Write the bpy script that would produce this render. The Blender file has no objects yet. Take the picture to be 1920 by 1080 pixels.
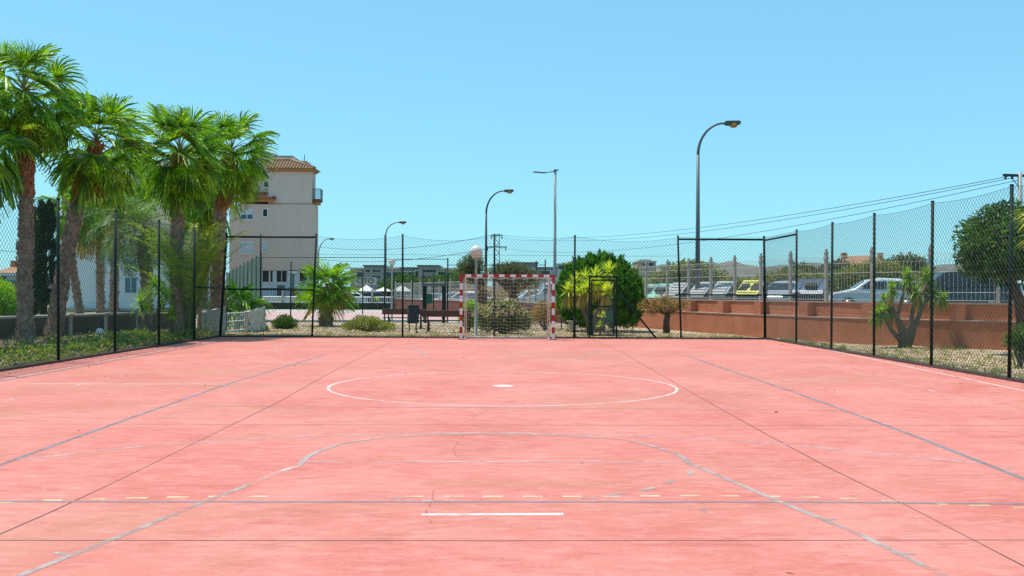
import bpy, bmesh, math, random
import numpy as np
from mathutils import Vector, Matrix, Euler
C = bpy.context.scene.collection
sc = bpy.context.scene
PI = math.pi
R = math.radians

# ------------------------------------------------------------------ camera
F = 1802.0                       # focal length in pixels of a 1920 px wide frame
EYE = Vector((0, 0, 1.48))
cam_d = bpy.data.cameras.new('camera')
cam = bpy.data.objects.new('camera', cam_d); C.objects.link(cam)
cam_d.sensor_width = 36; cam_d.lens = 36 * F / 1920
cam_d.clip_start = 0.1; cam_d.clip_end = 4000
CR = Matrix.Rotation(R(-0.89), 3, 'Z') @ Matrix.Rotation(R(90.318), 3, 'X') @ Matrix.Rotation(0.0045, 3, 'Z')
cam.matrix_world = Matrix.Translation(EYE) @ CR.to_4x4()
sc.camera = cam
# ------------------------------------------------------------------ world, sun, exposure
SUN_EL, SUN_AZ = 71.0, -62.0     # azimuth measured from +Y (ahead) towards +X
w = bpy.data.worlds.new('World'); sc.world = w; w.use_nodes = True
nt = w.node_tree; nt.nodes.clear()
sky = nt.nodes.new('ShaderNodeTexSky'); sky.sky_type = 'NISHITA'; sky.sun_disc = False
sky.sun_elevation = R(SUN_EL); sky.sun_rotation = R(SUN_AZ)
sky.air_density = 1.0; sky.dust_density = 0.3; sky.ozone_density = 1.0; sky.altitude = 20
tint = nt.nodes.new('ShaderNodeMix'); tint.data_type = 'RGBA'; tint.blend_type = 'MULTIPLY'
tint.inputs['Factor'].default_value = 1.0
tint.inputs['B'].default_value = (1.30, 2.64, 3.2, 1)
bg = nt.nodes.new('ShaderNodeBackground'); bg.inputs['Strength'].default_value = 0.115
wo = nt.nodes.new('ShaderNodeOutputWorld')
gm = nt.nodes.new('ShaderNodeGamma'); gm.inputs[1].default_value = 0.45
nt.links.new(sky.outputs[0], gm.inputs[0]); nt.links.new(gm.outputs[0], tint.inputs['A']); nt.links.new(tint.outputs['Result'], bg.inputs[0]); nt.links.new(bg.outputs[0], wo.inputs[0])
sl = bpy.data.lights.new('sun', 'SUN'); sl.energy = 4.0; sl.angle = R(0.53); sl.color = (1, 0.955, 0.89)
so = bpy.data.objects.new('sun', sl); C.objects.link(so); so.location = (-10, 10, 60)
sdir = Vector((math.sin(R(SUN_AZ)) * math.cos(R(SUN_EL)), math.cos(R(SUN_AZ)) * math.cos(R(SUN_EL)), math.sin(R(SUN_EL))))
so.rotation_euler = sdir.to_track_quat('Z', 'Y').to_euler()
sc.view_settings.view_transform = 'Standard'; sc.view_settings.look = 'None'
sc.view_settings.exposure = 0.3; sc.view_settings.gamma = 1
sc.cycles.max_bounces = 8; sc.cycles.transparent_max_bounces = 16
sc.cycles.use_denoising = True

# ------------------------------------------------------------------ helpers: pixel (1920x1080) -> world
def ray(px, py):
    d = CR @ Vector(((px - 960) / F, -(py - 540) / F, -1))
    return d
def P(px, py, Y):
    d = ray(px, py); t = (Y - EYE.y) / d.y
    return EYE + d * t
def G(px, py, z=0.0):
    d = ray(px, py); t = (z - EYE.z) / d.z
    return EYE + d * t
def XZ(px, py, Y):
    p = P(px, py, Y); return p.x, p.z

# ------------------------------------------------------------------ materials
def new_mat(name):
    m = bpy.data.materials.new(name); m.use_nodes = True
    n = m.node_tree; n.nodes.clear()
    out = n.nodes.new('ShaderNodeOutputMaterial'); b = n.nodes.new('ShaderNodeBsdfPrincipled')
    n.links.new(b.outputs[0], out.inputs[0])
    return m, n, b, out
def rgba(c): return (c[0], c[1], c[2], 1)
def coords(n, scale=1.0):
    t = n.nodes.new('ShaderNodeTexCoord'); mp = n.nodes.new('ShaderNodeMapping')
    s = scale if isinstance(scale, tuple) else (scale,) * 3
    mp.inputs['Scale'].default_value = s
    n.links.new(t.outputs['Object'], mp.inputs[0]); return mp.outputs[0]
def noise(n, scale, detail=4, rough=0.55, vec=None, dist=0.0):
    t = n.nodes.new('ShaderNodeTexNoise'); t.inputs['Scale'].default_value = scale
    t.inputs['Detail'].default_value = detail; t.inputs['Roughness'].default_value = rough
    t.inputs['Distortion'].default_value = dist
    n.links.new(vec if vec else coords(n), t.inputs['Vector']); return t.outputs[0]
def ramp(n, fac, stops):
    r = n.nodes.new('ShaderNodeValToRGB'); e = r.color_ramp.elements
    while len(e) < len(stops): e.new(0.5)
    for i, (p, c) in enumerate(stops):
        e[i].position = p; e[i].color = rgba(c) if len(c) == 3 else c
    n.links.new(fac, r.inputs[0]); return r.outputs[0]
def mix(n, a, b, fac, mode='MIX'):
    m = n.nodes.new('ShaderNodeMix'); m.data_type = 'RGBA'; m.blend_type = mode
    for sock, v in (('A', a), ('B', b)):
        if isinstance(v, (tuple, list)): m.inputs[sock].default_value = rgba(v)
        else: n.links.new(v, m.inputs[sock])
    if isinstance(fac, (int, float)): m.inputs['Factor'].default_value = fac
    else: n.links.new(fac, m.inputs['Factor'])
    return m.outputs['Result']
def bump(n, b, h, strength=0.3, dist=0.02):
    bp = n.nodes.new('ShaderNodeBump'); bp.inputs['Strength'].default_value = strength; bp.inputs['Distance'].default_value = dist
    n.links.new(h, bp.inputs['Height']); n.links.new(bp.outputs[0], b.inputs['Normal'])
MATS = {}
def mat(name, c, rough=0.7, var=0.15, scale=3.0, bmp=0.0, bscale=None, metal=0.0, c2=None, spec=0.4):
    """plain painted / mineral surface: colour with two octaves of mottling and optional bump"""
    if name in MATS: return MATS[name]
    m, n, b, o = new_mat(name)
    c2 = c2 or tuple(v * (1 - var) for v in c)
    f = noise(n, scale, 6, 0.62)
    col = ramp(n, f, [(0.32, c2), (0.68, c)])
    n.links.new(col, b.inputs['Base Color'])
    b.inputs['Roughness'].default_value = rough; b.inputs['Metallic'].default_value = metal
    b.inputs['Specular IOR Level'].default_value = spec
    if bmp: bump(n, b, noise(n, bscale or scale * 6, 4), bmp, 0.02)
    MATS[name] = m; return m
def leaf_mat(name, dark, light, trans=0.35, rough=0.5, tipc=None, spec=0.35, clump=None):
    if name in MATS: return MATS[name]
    m, n, b, o = new_mat(name)
    g = n.nodes.new('ShaderNodeNewGeometry')
    col = ramp(n, g.outputs['Random Per Island'], [(0.0, dark), (0.75, light)] + ([(1.0, tipc)] if tipc else [(1.0, light)]))
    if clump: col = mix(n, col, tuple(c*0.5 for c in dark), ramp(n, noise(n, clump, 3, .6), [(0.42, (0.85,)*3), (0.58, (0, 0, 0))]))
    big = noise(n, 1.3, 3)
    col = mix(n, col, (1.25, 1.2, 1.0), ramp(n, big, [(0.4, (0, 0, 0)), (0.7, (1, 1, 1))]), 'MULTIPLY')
    n.links.new(col, b.inputs['Base Color']); b.inputs['Roughness'].default_value = rough
    b.inputs['Specular IOR Level'].default_value = spec
    t = n.nodes.new('ShaderNodeBsdfTranslucent')
    tc = mix(n, col, (1.5, 1.5, 0.5), 1.0, 'MULTIPLY'); n.links.new(tc, t.inputs[0])
    ms = n.nodes.new('ShaderNodeMixShader'); ms.inputs[0].default_value = trans
    n.links.new(b.outputs[0], ms.inputs[1]); n.links.new(t.outputs[0], ms.inputs[2]); n.links.new(ms.outputs[0], o.inputs[0])
    MATS[name] = m; return m

M = {}
M['dark_green_paint'] = mat('dark_green_paint', (0.007, 0.026, 0.019), 0.6, 0.3, spec=0.2)
M['wire'] = mat('wire', (0.018, 0.055, 0.045), 0.6, 0.1, spec=0.15)
M['red_paint'] = mat('red_paint', (0.42, 0.012, 0.014), 0.4, 0.2)
M['white_paint'] = mat('white_paint', (0.82, 0.74, 0.73), 0.45, 0.1)
M['white'] = mat('white', (0.78, 0.78, 0.76), 0.5, 0.1)
M['fence_white'] = mat('fence_white', (0.66, 0.62, 0.58), 0.6, 0.15)
M['net'] = mat('net', (0.60, 0.54, 0.42), 0.8, 0.1)
M['lamp_grey'] = mat('lamp_grey', (0.13, 0.15, 0.15), 0.45, 0.2)
M['lamp_dark'] = mat('lamp_dark', (0.03, 0.045, 0.05), 0.45, 0.2)
M['lamp_light'] = mat('lamp_light', (0.42, 0.42, 0.38), 0.5, 0.2)
M['lamp_head'] = mat('lamp_head', (0.10, 0.10, 0.09), 0.5, 0.2)
M['amber'] = mat('amber', (0.55, 0.30, 0.05), 0.25, 0.3)
M['globe'] = mat('globe', (0.80, 0.72, 0.62), 0.3, 0.08)
M['stone_post'] = mat('stone_post', (0.52, 0.46, 0.40), 0.85, 0.25, 12, 0.3)
M['wood_dark'] = mat('wood_dark', (0.13, 0.060, 0.042), 0.65, 0.35, 9)
M['bin_grey'] = mat('bin_grey', (0.025, 0.032, 0.042), 0.55, 0.3)
M['cast'] = mat('cast', (0.035, 0.038, 0.04), 0.6, 0.3)
M['stone'] = mat('stone', (0.50, 0.44, 0.36), 0.9, 0.3, 6, 0.4)
M['rough_white'] = mat('rough_white', (0.62, 0.57, 0.46), 0.9, 0.35, 9, 0.8, 30)
M['tile_roof'] = mat('tile_roof', (0.42, 0.27, 0.16), 0.85, 0.5, 5, 0.2, c2=(0.24, 0.12, 0.07))
M['tile_brown'] = mat('tile_brown', (0.22, 0.09, 0.055), 0.85, 0.4, 5)
M['cornice'] = mat('cornice', (0.55, 0.25, 0.09), 0.8, 0.15)
M['brick_trim'] = mat('brick_trim', (0.42, 0.17, 0.09), 0.8, 0.15)
M['glass'] = mat('glass', (0.02, 0.03, 0.035), 0.08, 0.3, spec=0.6)
M['glass_blue'] = mat('glass_blue', (0.05, 0.16, 0.22), 0.15, 0.3, spec=0.6)
M['rubber'] = mat('rubber', (0.015, 0.015, 0.015), 0.8)
M['chrome'] = mat('chrome', (0.4, 0.4, 0.4), 0.3, 0.1, metal=0.8)
M['awning'] = mat('awning', (0.66, 0.62, 0.57), 0.8, 0.08)
M['bark'] = mat('bark', (0.16, 0.085, 0.055), 0.9, 0.6, 10, 0.8, 25)
M['bark_grey'] = mat('bark_grey', (0.22, 0.16, 0.115), 0.9, 0.5, 12, 0.8, 30)
M['palm_bark'] = mat('palm_bark', (0.50, 0.34, 0.24), 0.95, 0.55, 9, 0.8, 26, c2=(0.20, 0.11, 0.075))
M['palm_boot'] = mat('palm_boot', (0.52, 0.22, 0.10), 0.9, 0.5, 8, 0.4, c2=(0.20, 0.075, 0.04))
M['petiole'] = mat('petiole', (0.22, 0.26, 0.05), 0.6, 0.3)
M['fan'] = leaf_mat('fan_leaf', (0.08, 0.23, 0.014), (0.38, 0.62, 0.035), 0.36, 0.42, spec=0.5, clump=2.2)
M['fan_old'] = leaf_mat('fan_leaf_yellowing', (0.16, 0.17, 0.02), (0.42, 0.27, 0.04), 0.3, 0.6)
M['fan_dead'] = leaf_mat('fan_leaf_dead', (0.22, 0.11, 0.045), (0.38, 0.23, 0.11), 0.15, 0.8)
M['date'] = leaf_mat('date_leaf', (0.06, 0.15, 0.05), (0.20, 0.32, 0.11), 0.25, 0.5)
M['date_mid'] = leaf_mat('yucca_leaf_mid', (0.09, 0.19, 0.02), (0.34, 0.50, 0.07), 0.35, 0.5)
M['bamboo'] = leaf_mat('areca_leaf', (0.12, 0.24, 0.02), (0.38, 0.52, 0.06), 0.4, 0.5)
M['yucca'] = leaf_mat('yucca_leaf', (0.26, 0.38, 0.03), (0.66, 0.72, 0.09), 0.35, 0.45, spec=0.5)
M['yucca_green'] = leaf_mat('yucca_leaf_green', (0.16, 0.32, 0.03), (0.42, 0.62, 0.07), 0.35, 0.45, spec=0.5)
M['skirt'] = leaf_mat('dry_skirt_leaf', (0.20, 0.14, 0.04), (0.50, 0.38, 0.13), 0.25, 0.8)
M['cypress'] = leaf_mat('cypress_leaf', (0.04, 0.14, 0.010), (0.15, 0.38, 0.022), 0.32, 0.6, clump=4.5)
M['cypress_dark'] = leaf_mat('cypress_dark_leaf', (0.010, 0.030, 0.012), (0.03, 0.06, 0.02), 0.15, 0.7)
M['bush'] = leaf_mat('bush_leaf', (0.03, 0.08, 0.018), (0.11, 0.19, 0.04), 0.3, 0.5)
M['olive'] = leaf_mat('olive_leaf', (0.05, 0.07, 0.035), (0.17, 0.19, 0.10), 0.25, 0.55)
M['shrub_olive'] = leaf_mat('shrub_olive_leaf', (0.12, 0.15, 0.03), (0.36, 0.38, 0.09), 0.3, 0.6)
M['lime'] = leaf_mat('lime_leaf', (0.12, 0.28, 0.02), (0.34, 0.52, 0.05), 0.4, 0.5)
M['oleander'] = leaf_mat('oleander_leaf', (0.05, 0.10, 0.025), (0.24, 0.30, 0.07), 0.3, 0.5, clump=3.0)
M['petal'] = leaf_mat('oleander_petal', (0.72, 0.45, 0.38), (0.85, 0.72, 0.62), 0.3, 0.6)
M['dry'] = leaf_mat('dry_leaf', (0.22, 0.13, 0.05), (0.48, 0.33, 0.13), 0.25, 0.7)
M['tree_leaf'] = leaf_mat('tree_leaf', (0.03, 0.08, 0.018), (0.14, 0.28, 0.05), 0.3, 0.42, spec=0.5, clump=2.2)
M['hedge'] = leaf_mat('hedge_leaf', (0.11, 0.12, 0.025), (0.32, 0.31, 0.06), 0.25, 0.7)
M['ivy'] = leaf_mat('ivy_leaf', (0.06, 0.12, 0.02), (0.24, 0.32, 0.05), 0.35, 0.5, (0.34, 0.24, 0.10))

# ------------------------------------------------------------------ mesh builder
class MB:
    def __init__(s): s.v = []; s.f = []; s.m = []; s.mi = 0; s.smooth = []
    def add(s, vs, fs, sm=False):
        o = len(s.v); s.v.extend([tuple(x) for x in vs])
        s.f.extend([tuple(o + i for i in f) for f in fs]); s.m.extend([s.mi] * len(fs)); s.smooth.extend([sm] * len(fs))
    def box(s, c, sz, rot=None):
        x, y, z = (v / 2 for v in sz); q = []
        for k in ((-1,-1,-1),(1,-1,-1),(1,1,-1),(-1,1,-1),(-1,-1,1),(1,-1,1),(1,1,1),(-1,1,1)):
            p = Vector((k[0]*x, k[1]*y, k[2]*z))
            if rot: p = Matrix(rot) @ p if not isinstance(rot, (int, float)) else Matrix.Rotation(rot, 3, 'Z') @ p
            q.append(p + Vector(c))
        s.add(q, [(0,3,2,1),(4,5,6,7),(0,1,5,4),(1,2,6,5),(2,3,7,6),(3,0,4,7)]); return s
    def bx(s, x0, x1, y0, y1, z0, z1): return s.box(((x0+x1)/2, (y0+y1)/2, (z0+z1)/2), (abs(x1-x0), abs(y1-y0), abs(z1-z0)))
    def tube(s, pts, rad, n=8, cap=True, jit=0, rng=None):
        pts = [Vector(p) for p in pts]
        if isinstance(rad, (int, float)): rad = [rad] * len(pts)
        up = Vector((0, 0, 1)); vs = []; fs = []; prev = None
        for i, p in enumerate(pts):
            d = (pts[min(i+1, len(pts)-1)] - pts[max(i-1, 0)]).normalized()
            a = prev if prev is not None else (up if abs(d.z) < 0.9 else Vector((1, 0, 0)))
            u = (a - d * a.dot(d)).normalized(); prev = u; v = d.cross(u)
            for k in range(n):
                t = 2*PI*k/n; r = rad[i] * (1 + (rng.uniform(-jit, jit) if jit else 0))
                vs.append(p + (u*math.cos(t) + v*math.sin(t)) * r)
        for i in range(len(pts)-1):
            for k in range(n):
                a = i*n+k; b = i*n+(k+1) % n; fs.append((a, b, b+n, a+n))
        if cap: fs.append(tuple(reversed(range(n)))); fs.append(tuple((len(pts)-1)*n + k for k in range(n)))
        s.add(vs, fs, n > 5); return s
    def lathe(s, c, prof, n=20):
        vs = []; fs = []
        for (r, z) in prof:
            for k in range(n): t = 2*PI*k/n; vs.append((c[0]+r*math.cos(t), c[1]+r*math.sin(t), c[2]+z))
        for i in range(len(prof)-1):
            for k in range(n): a = i*n+k; b = i*n+(k+1) % n; fs.append((a, b, b+n, a+n))
        s.add(vs, fs, True); return s
    def sphere(s, c, r, n=20, sz=1.0):
        return s.lathe(c, [(max(r*math.cos(-PI/2+PI*i/(n//2)), 1e-4), sz*r*math.sin(-PI/2+PI*i/(n//2))) for i in range(n//2+1)], n)
    def prism(s, poly, axis, a, b):
        """poly: 2D points; axis 'y' -> (x,z) extruded from y=a to b; 'x' -> (y,z); 'z' -> (x,y)"""
        def pt(p, t): return {'y': (p[0], t, p[1]), 'x': (t, p[0], p[1]), 'z': (p[0], p[1], t)}[axis]
        k = len(poly); vs = [pt(p, a) for p in poly] + [pt(p, b) for p in poly]
        fs = [tuple(range(k)), tuple(reversed(range(k, 2*k)))] + [(i, i+k, (i+1) % k + k, (i+1) % k) for i in range(k)]
        s.add(vs, fs); return s
    def quad(s, a, b, c, d): s.add([a, b, c, d], [(0, 1, 2, 3)]); return s
    def build(s, name, m, parent=None, loc=None, bevel=0):
        me = bpy.data.meshes.new(name); me.from_pydata(s.v, [], s.f)
        ms = m if isinstance(m, (list, tuple)) else [m]
        for q in ms: me.materials.append(q if not isinstance(q, str) else M[q])
        me.polygons.foreach_set('material_index', s.m); me.polygons.foreach_set('use_smooth', s.smooth)
        bm = bmesh.new(); bm.from_mesh(me); bmesh.ops.recalc_face_normals(bm, faces=bm.faces); bm.to_mesh(me); bm.free()
        o = bpy.data.objects.new(name, me); C.objects.link(o)
        if loc: o.location = loc
        if parent: o.parent = parent
        if bevel:
            b = o.modifiers.new('bevel', 'BEVEL'); b.width = bevel; b.segments = 2; b.limit_method = 'ANGLE'
        return o
def np_build(name, V, Fq, m, parent=None, loc=None):
    """V (n,3) array; Fq list of (k,4)/(k,3) index arrays with their material index"""
    me = bpy.data.meshes.new(name)
    me.vertices.add(len(V)); me.vertices.foreach_set('co', np.asarray(V, 'f').ravel())
    tot = sum(len(f) * f.shape[1] for f, _ in Fq); nf = sum(len(f) for f, _ in Fq)
    me.loops.add(tot); me.polygons.add(nf)
    li = np.concatenate([f.ravel() for f, _ in Fq]).astype('i'); me.loops.foreach_set('vertex_index', li)
    sizes = np.concatenate([np.full(len(f), f.shape[1]) for f, _ in Fq])
    st = np.concatenate([[0], np.cumsum(sizes)[:-1]]).astype('i')
    me.polygons.foreach_set('loop_start', st)
    try: me.polygons.foreach_set('loop_total', sizes.astype('i'))
    except Exception: pass
    ms = m if isinstance(m, (list, tuple)) else [m]
    for q in ms: me.materials.append(M[q] if isinstance(q, str) else q)
    me.polygons.foreach_set('material_index', np.concatenate([np.full(len(f), k) for f, k in Fq]).astype('i'))
    me.update(calc_edges=True); me.validate()
    o = bpy.data.objects.new(name, me); C.objects.link(o)
    if loc is not None: o.location = loc
    if parent: o.parent = parent
    return o
def tag(o, label=None, cat=None, group=None, kind=None):
    if label: o['label'] = label
    if cat: o['category'] = cat
    if group: o['group'] = group
    if kind: o['kind'] = kind
    return o
def thing(name, label, cat, loc=(0, 0, 0), rz=0, group=None):
    o = bpy.data.objects.new(name, None); C.objects.link(o); o.location = loc; o.rotation_euler = (0, 0, rz)
    o.empty_display_size = 0.2
    return tag(o, label, cat, group)
def copy_tree(o, parent=None):
    c = o.copy(); C.objects.link(c); c.parent = parent
    for ch in [q for q in bpy.data.objects if q.parent == o]: copy_tree(ch, c)
    return c
def structure(o): o['kind'] = 'structure'; return o

# ------------------------------------------------------------------ leaves
def blades(base, dirs, L, W, rng, fold=0.25, droop=0.0):
    """sword/leaf shaped blades: base (n,3), dirs (n,3), length (n), width (n) -> V, quads: 2 segments each"""
    n = len(base); d = dirs / (np.linalg.norm(dirs, axis=1, keepdims=True) + 1e-9)
    up = rng.normal(size=(n, 3)); s = np.cross(d, up); s /= np.linalg.norm(s, axis=1, keepdims=True) + 1e-9
    L = np.broadcast_to(L, (n,))[:, None]; W = np.broadcast_to(W, (n,))[:, None]
    mid = base + d * L * 0.45; tip = base + d * L; mid[:, 2] -= (droop * L * 0.2)[:, 0]; tip[:, 2] -= (droop * L)[:, 0]
    V = np.stack([base, mid - s*W/2, tip, mid + s*W/2], 1).reshape(-1, 3)
    i = np.arange(n)[:, None] * 4
    return V, i + np.array([[0, 1, 2, 3]])
def merge(parts):
    V = []; Fs = []; o = 0
    for v, f, k in parts:
        V.append(v); Fs.append((f + o, k)); o += len(v)
    return np.concatenate(V), Fs
def swords(c, axis, n, L, W, rng, spread=1.0, droop=0.25, seg=3, elev=(-0.3, 1.4), mat_i=0):
    """rosette of narrow tapering leaves round centre c"""
    c = np.array(c, float); az = rng.uniform(0, 2*PI, n) ; el = rng.uniform(elev[0], elev[1], n)
    d = np.stack([np.cos(az)*np.cos(el), np.sin(az)*np.cos(el), np.sin(el)], 1)
    side = np.stack([-np.sin(az), np.cos(az), np.zeros(n)], 1)
    Ls = L * rng.uniform(0.75, 1.1, n)
    rows = []
    for k in range(seg + 1):
        t = k / seg; wv = W * (0.55 + 0.45*math.sin(min(t*2.2, 1)*PI/2)) * (1 - t**2.2) + 0.001
        p = c + d * (Ls[:, None] * t); p[:, 2] -= droop * Ls * t * t * (0.4 + np.cos(el))
        rows.append(p - side*wv/2); rows.append(p + side*wv/2)
    V = np.stack(rows, 1).reshape(-1, 3); m = 2*(seg+1); i = np.arange(n)[:, None]*m
    fs = np.concatenate([i + np.array([[2*k, 2*k+1, 2*k+3, 2*k+2]]) for k in range(seg)])
    return V, fs
def fan_frond(axis_el, az, L, Lp, rng, nl=26, spread=2.0, droop=0.35):
    """one palmate leaf: petiole + pleated fan; returns petiole pts, V, quads (origin at trunk top)"""
    ca, sa = math.cos(az), math.sin(az)
    n = 5; pts = []
    for k in range(n+1):
        t = k/n; e = axis_el - 0.25*t*t*(0.3+math.cos(axis_el))
        pts.append((ca*math.cos(e)*Lp*t, sa*math.cos(e)*Lp*t, math.sin(e)*Lp*t))
    e = axis_el - 0.32*(0.3+math.cos(axis_el)) - 0.05
    ax = np.array([ca*math.cos(e), sa*math.cos(e), math.sin(e)])
    side = np.array([-sa, ca, 0.0]); roll = rng.uniform(-1.0, 1.0)
    nrm = np.cross(ax, side); side, nrm = side*math.cos(roll)+nrm*math.sin(roll), nrm*math.cos(roll)-side*math.sin(roll)
    if nrm[2] < 0: nrm = -nrm
    c = np.array(pts[-1]); V = []; Fq = []
    hw = spread/(nl-1)*0.5
    for k in range(nl):
        a = -spread + 2*spread*k/(nl-1)
        d = ax*math.cos(a) + side*math.sin(a)
        cup = 0.22*math.cos(a)            # hastula cupping
        ll = L*(0.68+0.32*math.cos(a*0.75))*rng.uniform(0.9, 1.08)
        tw = np.cross(d, nrm)
        rows = [(0.0, 0.02), (0.58, ll*0.58*hw*2.05), (0.80, ll*0.58*hw*1.0), (1.0, 0.004)]
        o = len(V)
        for t, wd in rows:
            p = c + d*ll*t - nrm*cup*ll*t*t*0.4 + np.array([0, 0, -1])*droop*ll*max(0, t-0.55)**1.4*2.6
            if t > 0.7: p = p + tw*rng.uniform(-0.03, 0.03)
            pl = nrm*0.018*(1 if k % 2 else -1)
            V.append(p - tw*wd/2 + pl); V.append(p + tw*wd/2 - pl)
        for j in range(3): Fq.append((o+2*j, o+2*j+1, o+2*j+3, o+2*j+2))
    return pts, np.array(V), np.array(Fq)
def palm_trunk(mb, pts, r0, r1, rng, boots=True, steps=40):
    P3 = [Vector(p) for p in pts]; out = []; rad = []
    for i in range(steps+1):
        t = i/steps*(len(P3)-1); k = min(int(t), len(P3)-2); u = t-k
        out.append(P3[k].lerp(P3[k+1], u)); s = i/steps
        rad.append((r0*(1-s)+r1*s)*(1+0.22*math.exp(-s*12)) * (1+0.07*rng.uniform(-1, 1)))
    mb.tube(out, rad, 14, True, 0.07, rng)
    return out, rad
def add_boots(mb, out, rad, rng, n, s0=0.0, s1=1.0, size=0.12):
    for i in range(n):
        s = rng.uniform(s0, s1); k = min(int(s*(len(out)-1)), len(out)-2); u = s*(len(out)-1)-k
        p = out[k].lerp(out[k+1], u); d = (out[k+1]-out[k]).normalized(); r = rad[k]*0.97
        a = i*2.39996; x = Vector((math.cos(a), math.sin(a), 0)); x = (x-d*x.dot(d)).normalized(); y = d.cross(x)
        h = size*rng.uniform(0.8, 1.5); wd = size*rng.uniform(0.5, 0.9); o = rng.uniform(0.25, 0.6)*size
        b = p + x*r
        q = [b-y*wd/2, b+y*wd/2, b+d*h+x*o+y*wd*0.25, b+d*h+x*o-y*wd*0.25, b+x*0.03-y*wd*0.3+d*h*0.1, b+x*0.03+y*wd*0.3+d*h*0.1, b+d*h*1.02+x*(o+0.025)]
        mb.add(q, [(0,1,5,4), (4,5,6), (0,4,6,3), (1,2,6,5), (0,3,2,1), (2,3,6)])
def fan_palm(name, label, base, pts, r0, r1, L, Lp, nf, seed, group=None, old=3, dead=8, boots=500, cat='palm tree', low=-0.95, nl=26, skirt=True, up=1.45, droop=0.45):
    rng = np.random.default_rng(seed); rr = random.Random(seed)
    base = Vector(base); top = Vector(pts[-1]) - base
    root = thing(name, label, cat, base, 0, group)
    rel = [Vector(p)-base for p in pts]
    mb = MB(); out, rad = palm_trunk(mb, rel, r0, r1, rr)
    add_boots(mb, out, rad, rr, int(boots*0.7), 0.02, 0.9, r0*0.42)
    mb.build('trunk', 'palm_bark', root)
    mb = MB(); add_boots(mb, out, rad, rr, int(boots*0.55), 0.68, 1.0, r0*0.72)
    mb.build('leaf_base', 'palm_boot', root)
    parts = []; pet = MB(); deadp = []
    for i in range(nf):
        t = (i+0.5)/nf; el = up - (up-low)*t**0.9 + rr.uniform(-0.15, 0.15); az = i*2.39996+rr.uniform(-0.25, 0.25)
        k = 1.0 if t > 0.06 else 0.8
        pp, V, Fq = fan_frond(el, az, L*k*rr.uniform(0.88, 1.1), Lp*k*rr.uniform(0.85, 1.15), rng, nl, 1.9 if t > .07 else 1.2, droop+0.10*t)
        off = np.array(top) + np.array([0, 0, 0.25*(1-t)])
        parts.append((V+off, Fq, 1 if i >= nf-old else 0))
        pet.tube([Vector(q)+Vector(off) for q in pp], [0.022, 0.018, 0.015, 0.012, 0.010, 0.008], 4, False)
    V, Fs = merge(parts); cr = np_build('crown', V, Fs, ['fan', 'fan_old'], root)
    pet.build('petiole', 'petiole', root)
    if dead:
        parts = []
        for i in range(dead):
            pp, V, Fq = fan_frond(-1.25+rr.uniform(-0.1, 0.15), i*2.39996, L*0.8, Lp*0.35, rng, 16, 0.8, 0.1)
            parts.append((V+np.array(top)+np.array([0, 0, -0.25]), Fq, 0))
        V, Fs = merge(parts); np_build('dead_frond', V, Fs, 'fan_dead', root)
    return root

def pinnate(c, az, el, L, rng, nl=34, ll=0.35, lw=0.03, arch=1.2, up=0.5):
    """feather leaf arching out of c"""
    c = np.array(c, float); ca, sa = math.cos(az), math.sin(az); pts = []; e = el; p = c.copy(); n = 12
    for k in range(n+1):
        pts.append(p.copy()); e2 = el - arch*(k/n)**1.3
        p = p + np.array([ca*math.cos(e2), sa*math.cos(e2), math.sin(e2)])*L/n
    pts = np.array(pts); side = np.array([-sa, ca, 0.0]); V = []; Fq = []
    for k in range(nl):
        t = 0.15+0.85*k/(nl-1); i = min(int(t*n), n-1); q = pts[i]*(1-(t*n-i))+pts[i+1]*(t*n-i) if i < n else pts[n]
        ax = pts[i+1]-pts[i]; ax /= np.linalg.norm(ax)+1e-9; nr = np.cross(ax, side)
        if nr[2] < 0: nr = -nr
        for sg in (-1, 1):
            d = ax*0.6 + side*sg*1.0 + nr*up*rng.uniform(0.2, 1.0) + rng.normal(size=3)*0.1; d /= np.linalg.norm(d)
            l = ll*math.sin(PI*min(1, 0.25+0.75*(1-abs(t-0.45)))**1)*rng.uniform(0.85, 1.1) if False else ll*(1-0.55*abs(t-0.4)/0.6)*rng.uniform(0.85, 1.15)
            m_ = q+d*l*0.5; tip = q+d*l+np.array([0, 0, -0.18*l]); ww = np.cross(d, nr); ww /= np.linalg.norm(ww)+1e-9
            o = len(V); V += [q, m_-ww*lw/2, tip, m_+ww*lw/2]; Fq.append((o, o+1, o+2, o+3))
    return pts, np.array(V), np.array(Fq)

def cluster_pts(rng, centers, radii, n, shell=0.55, sz=1.0):
    centers = np.asarray(centers, float); radii = np.asarray(radii, float)
    wts = radii**2; wts /= wts.sum(); k = rng.choice(len(centers), n, p=wts)
    d = rng.normal(size=(n, 3)); d /= np.linalg.norm(d, axis=1, keepdims=True)
    r = (shell + (1-shell)*rng.random(n)**0.5)*radii[k]
    p = centers[k] + d*r[:, None]*np.array([1, 1, sz]); return p, d
def leaf_cloud(name, centers, radii, n, L, W, m, rng, parent=None, shell=0.5, sz=0.85, upb=0.3, loc=None, zmin=None):
    p, d = cluster_pts(rng, centers, radii, n, shell, sz)
    if zmin is not None: p[:, 2] = np.maximum(p[:, 2], zmin + rng.random(n)*0.05)
    dd = d*0.6 + rng.normal(size=(n, 3))*0.6 + np.array([0, 0, upb])
    V, f = blades(p, dd, L*rng.uniform(0.6, 1.25, n), W*rng.uniform(0.7, 1.2, n), rng, droop=0.15)
    return np_build(name, V, [(f, 0)], m, parent, loc)
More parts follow.
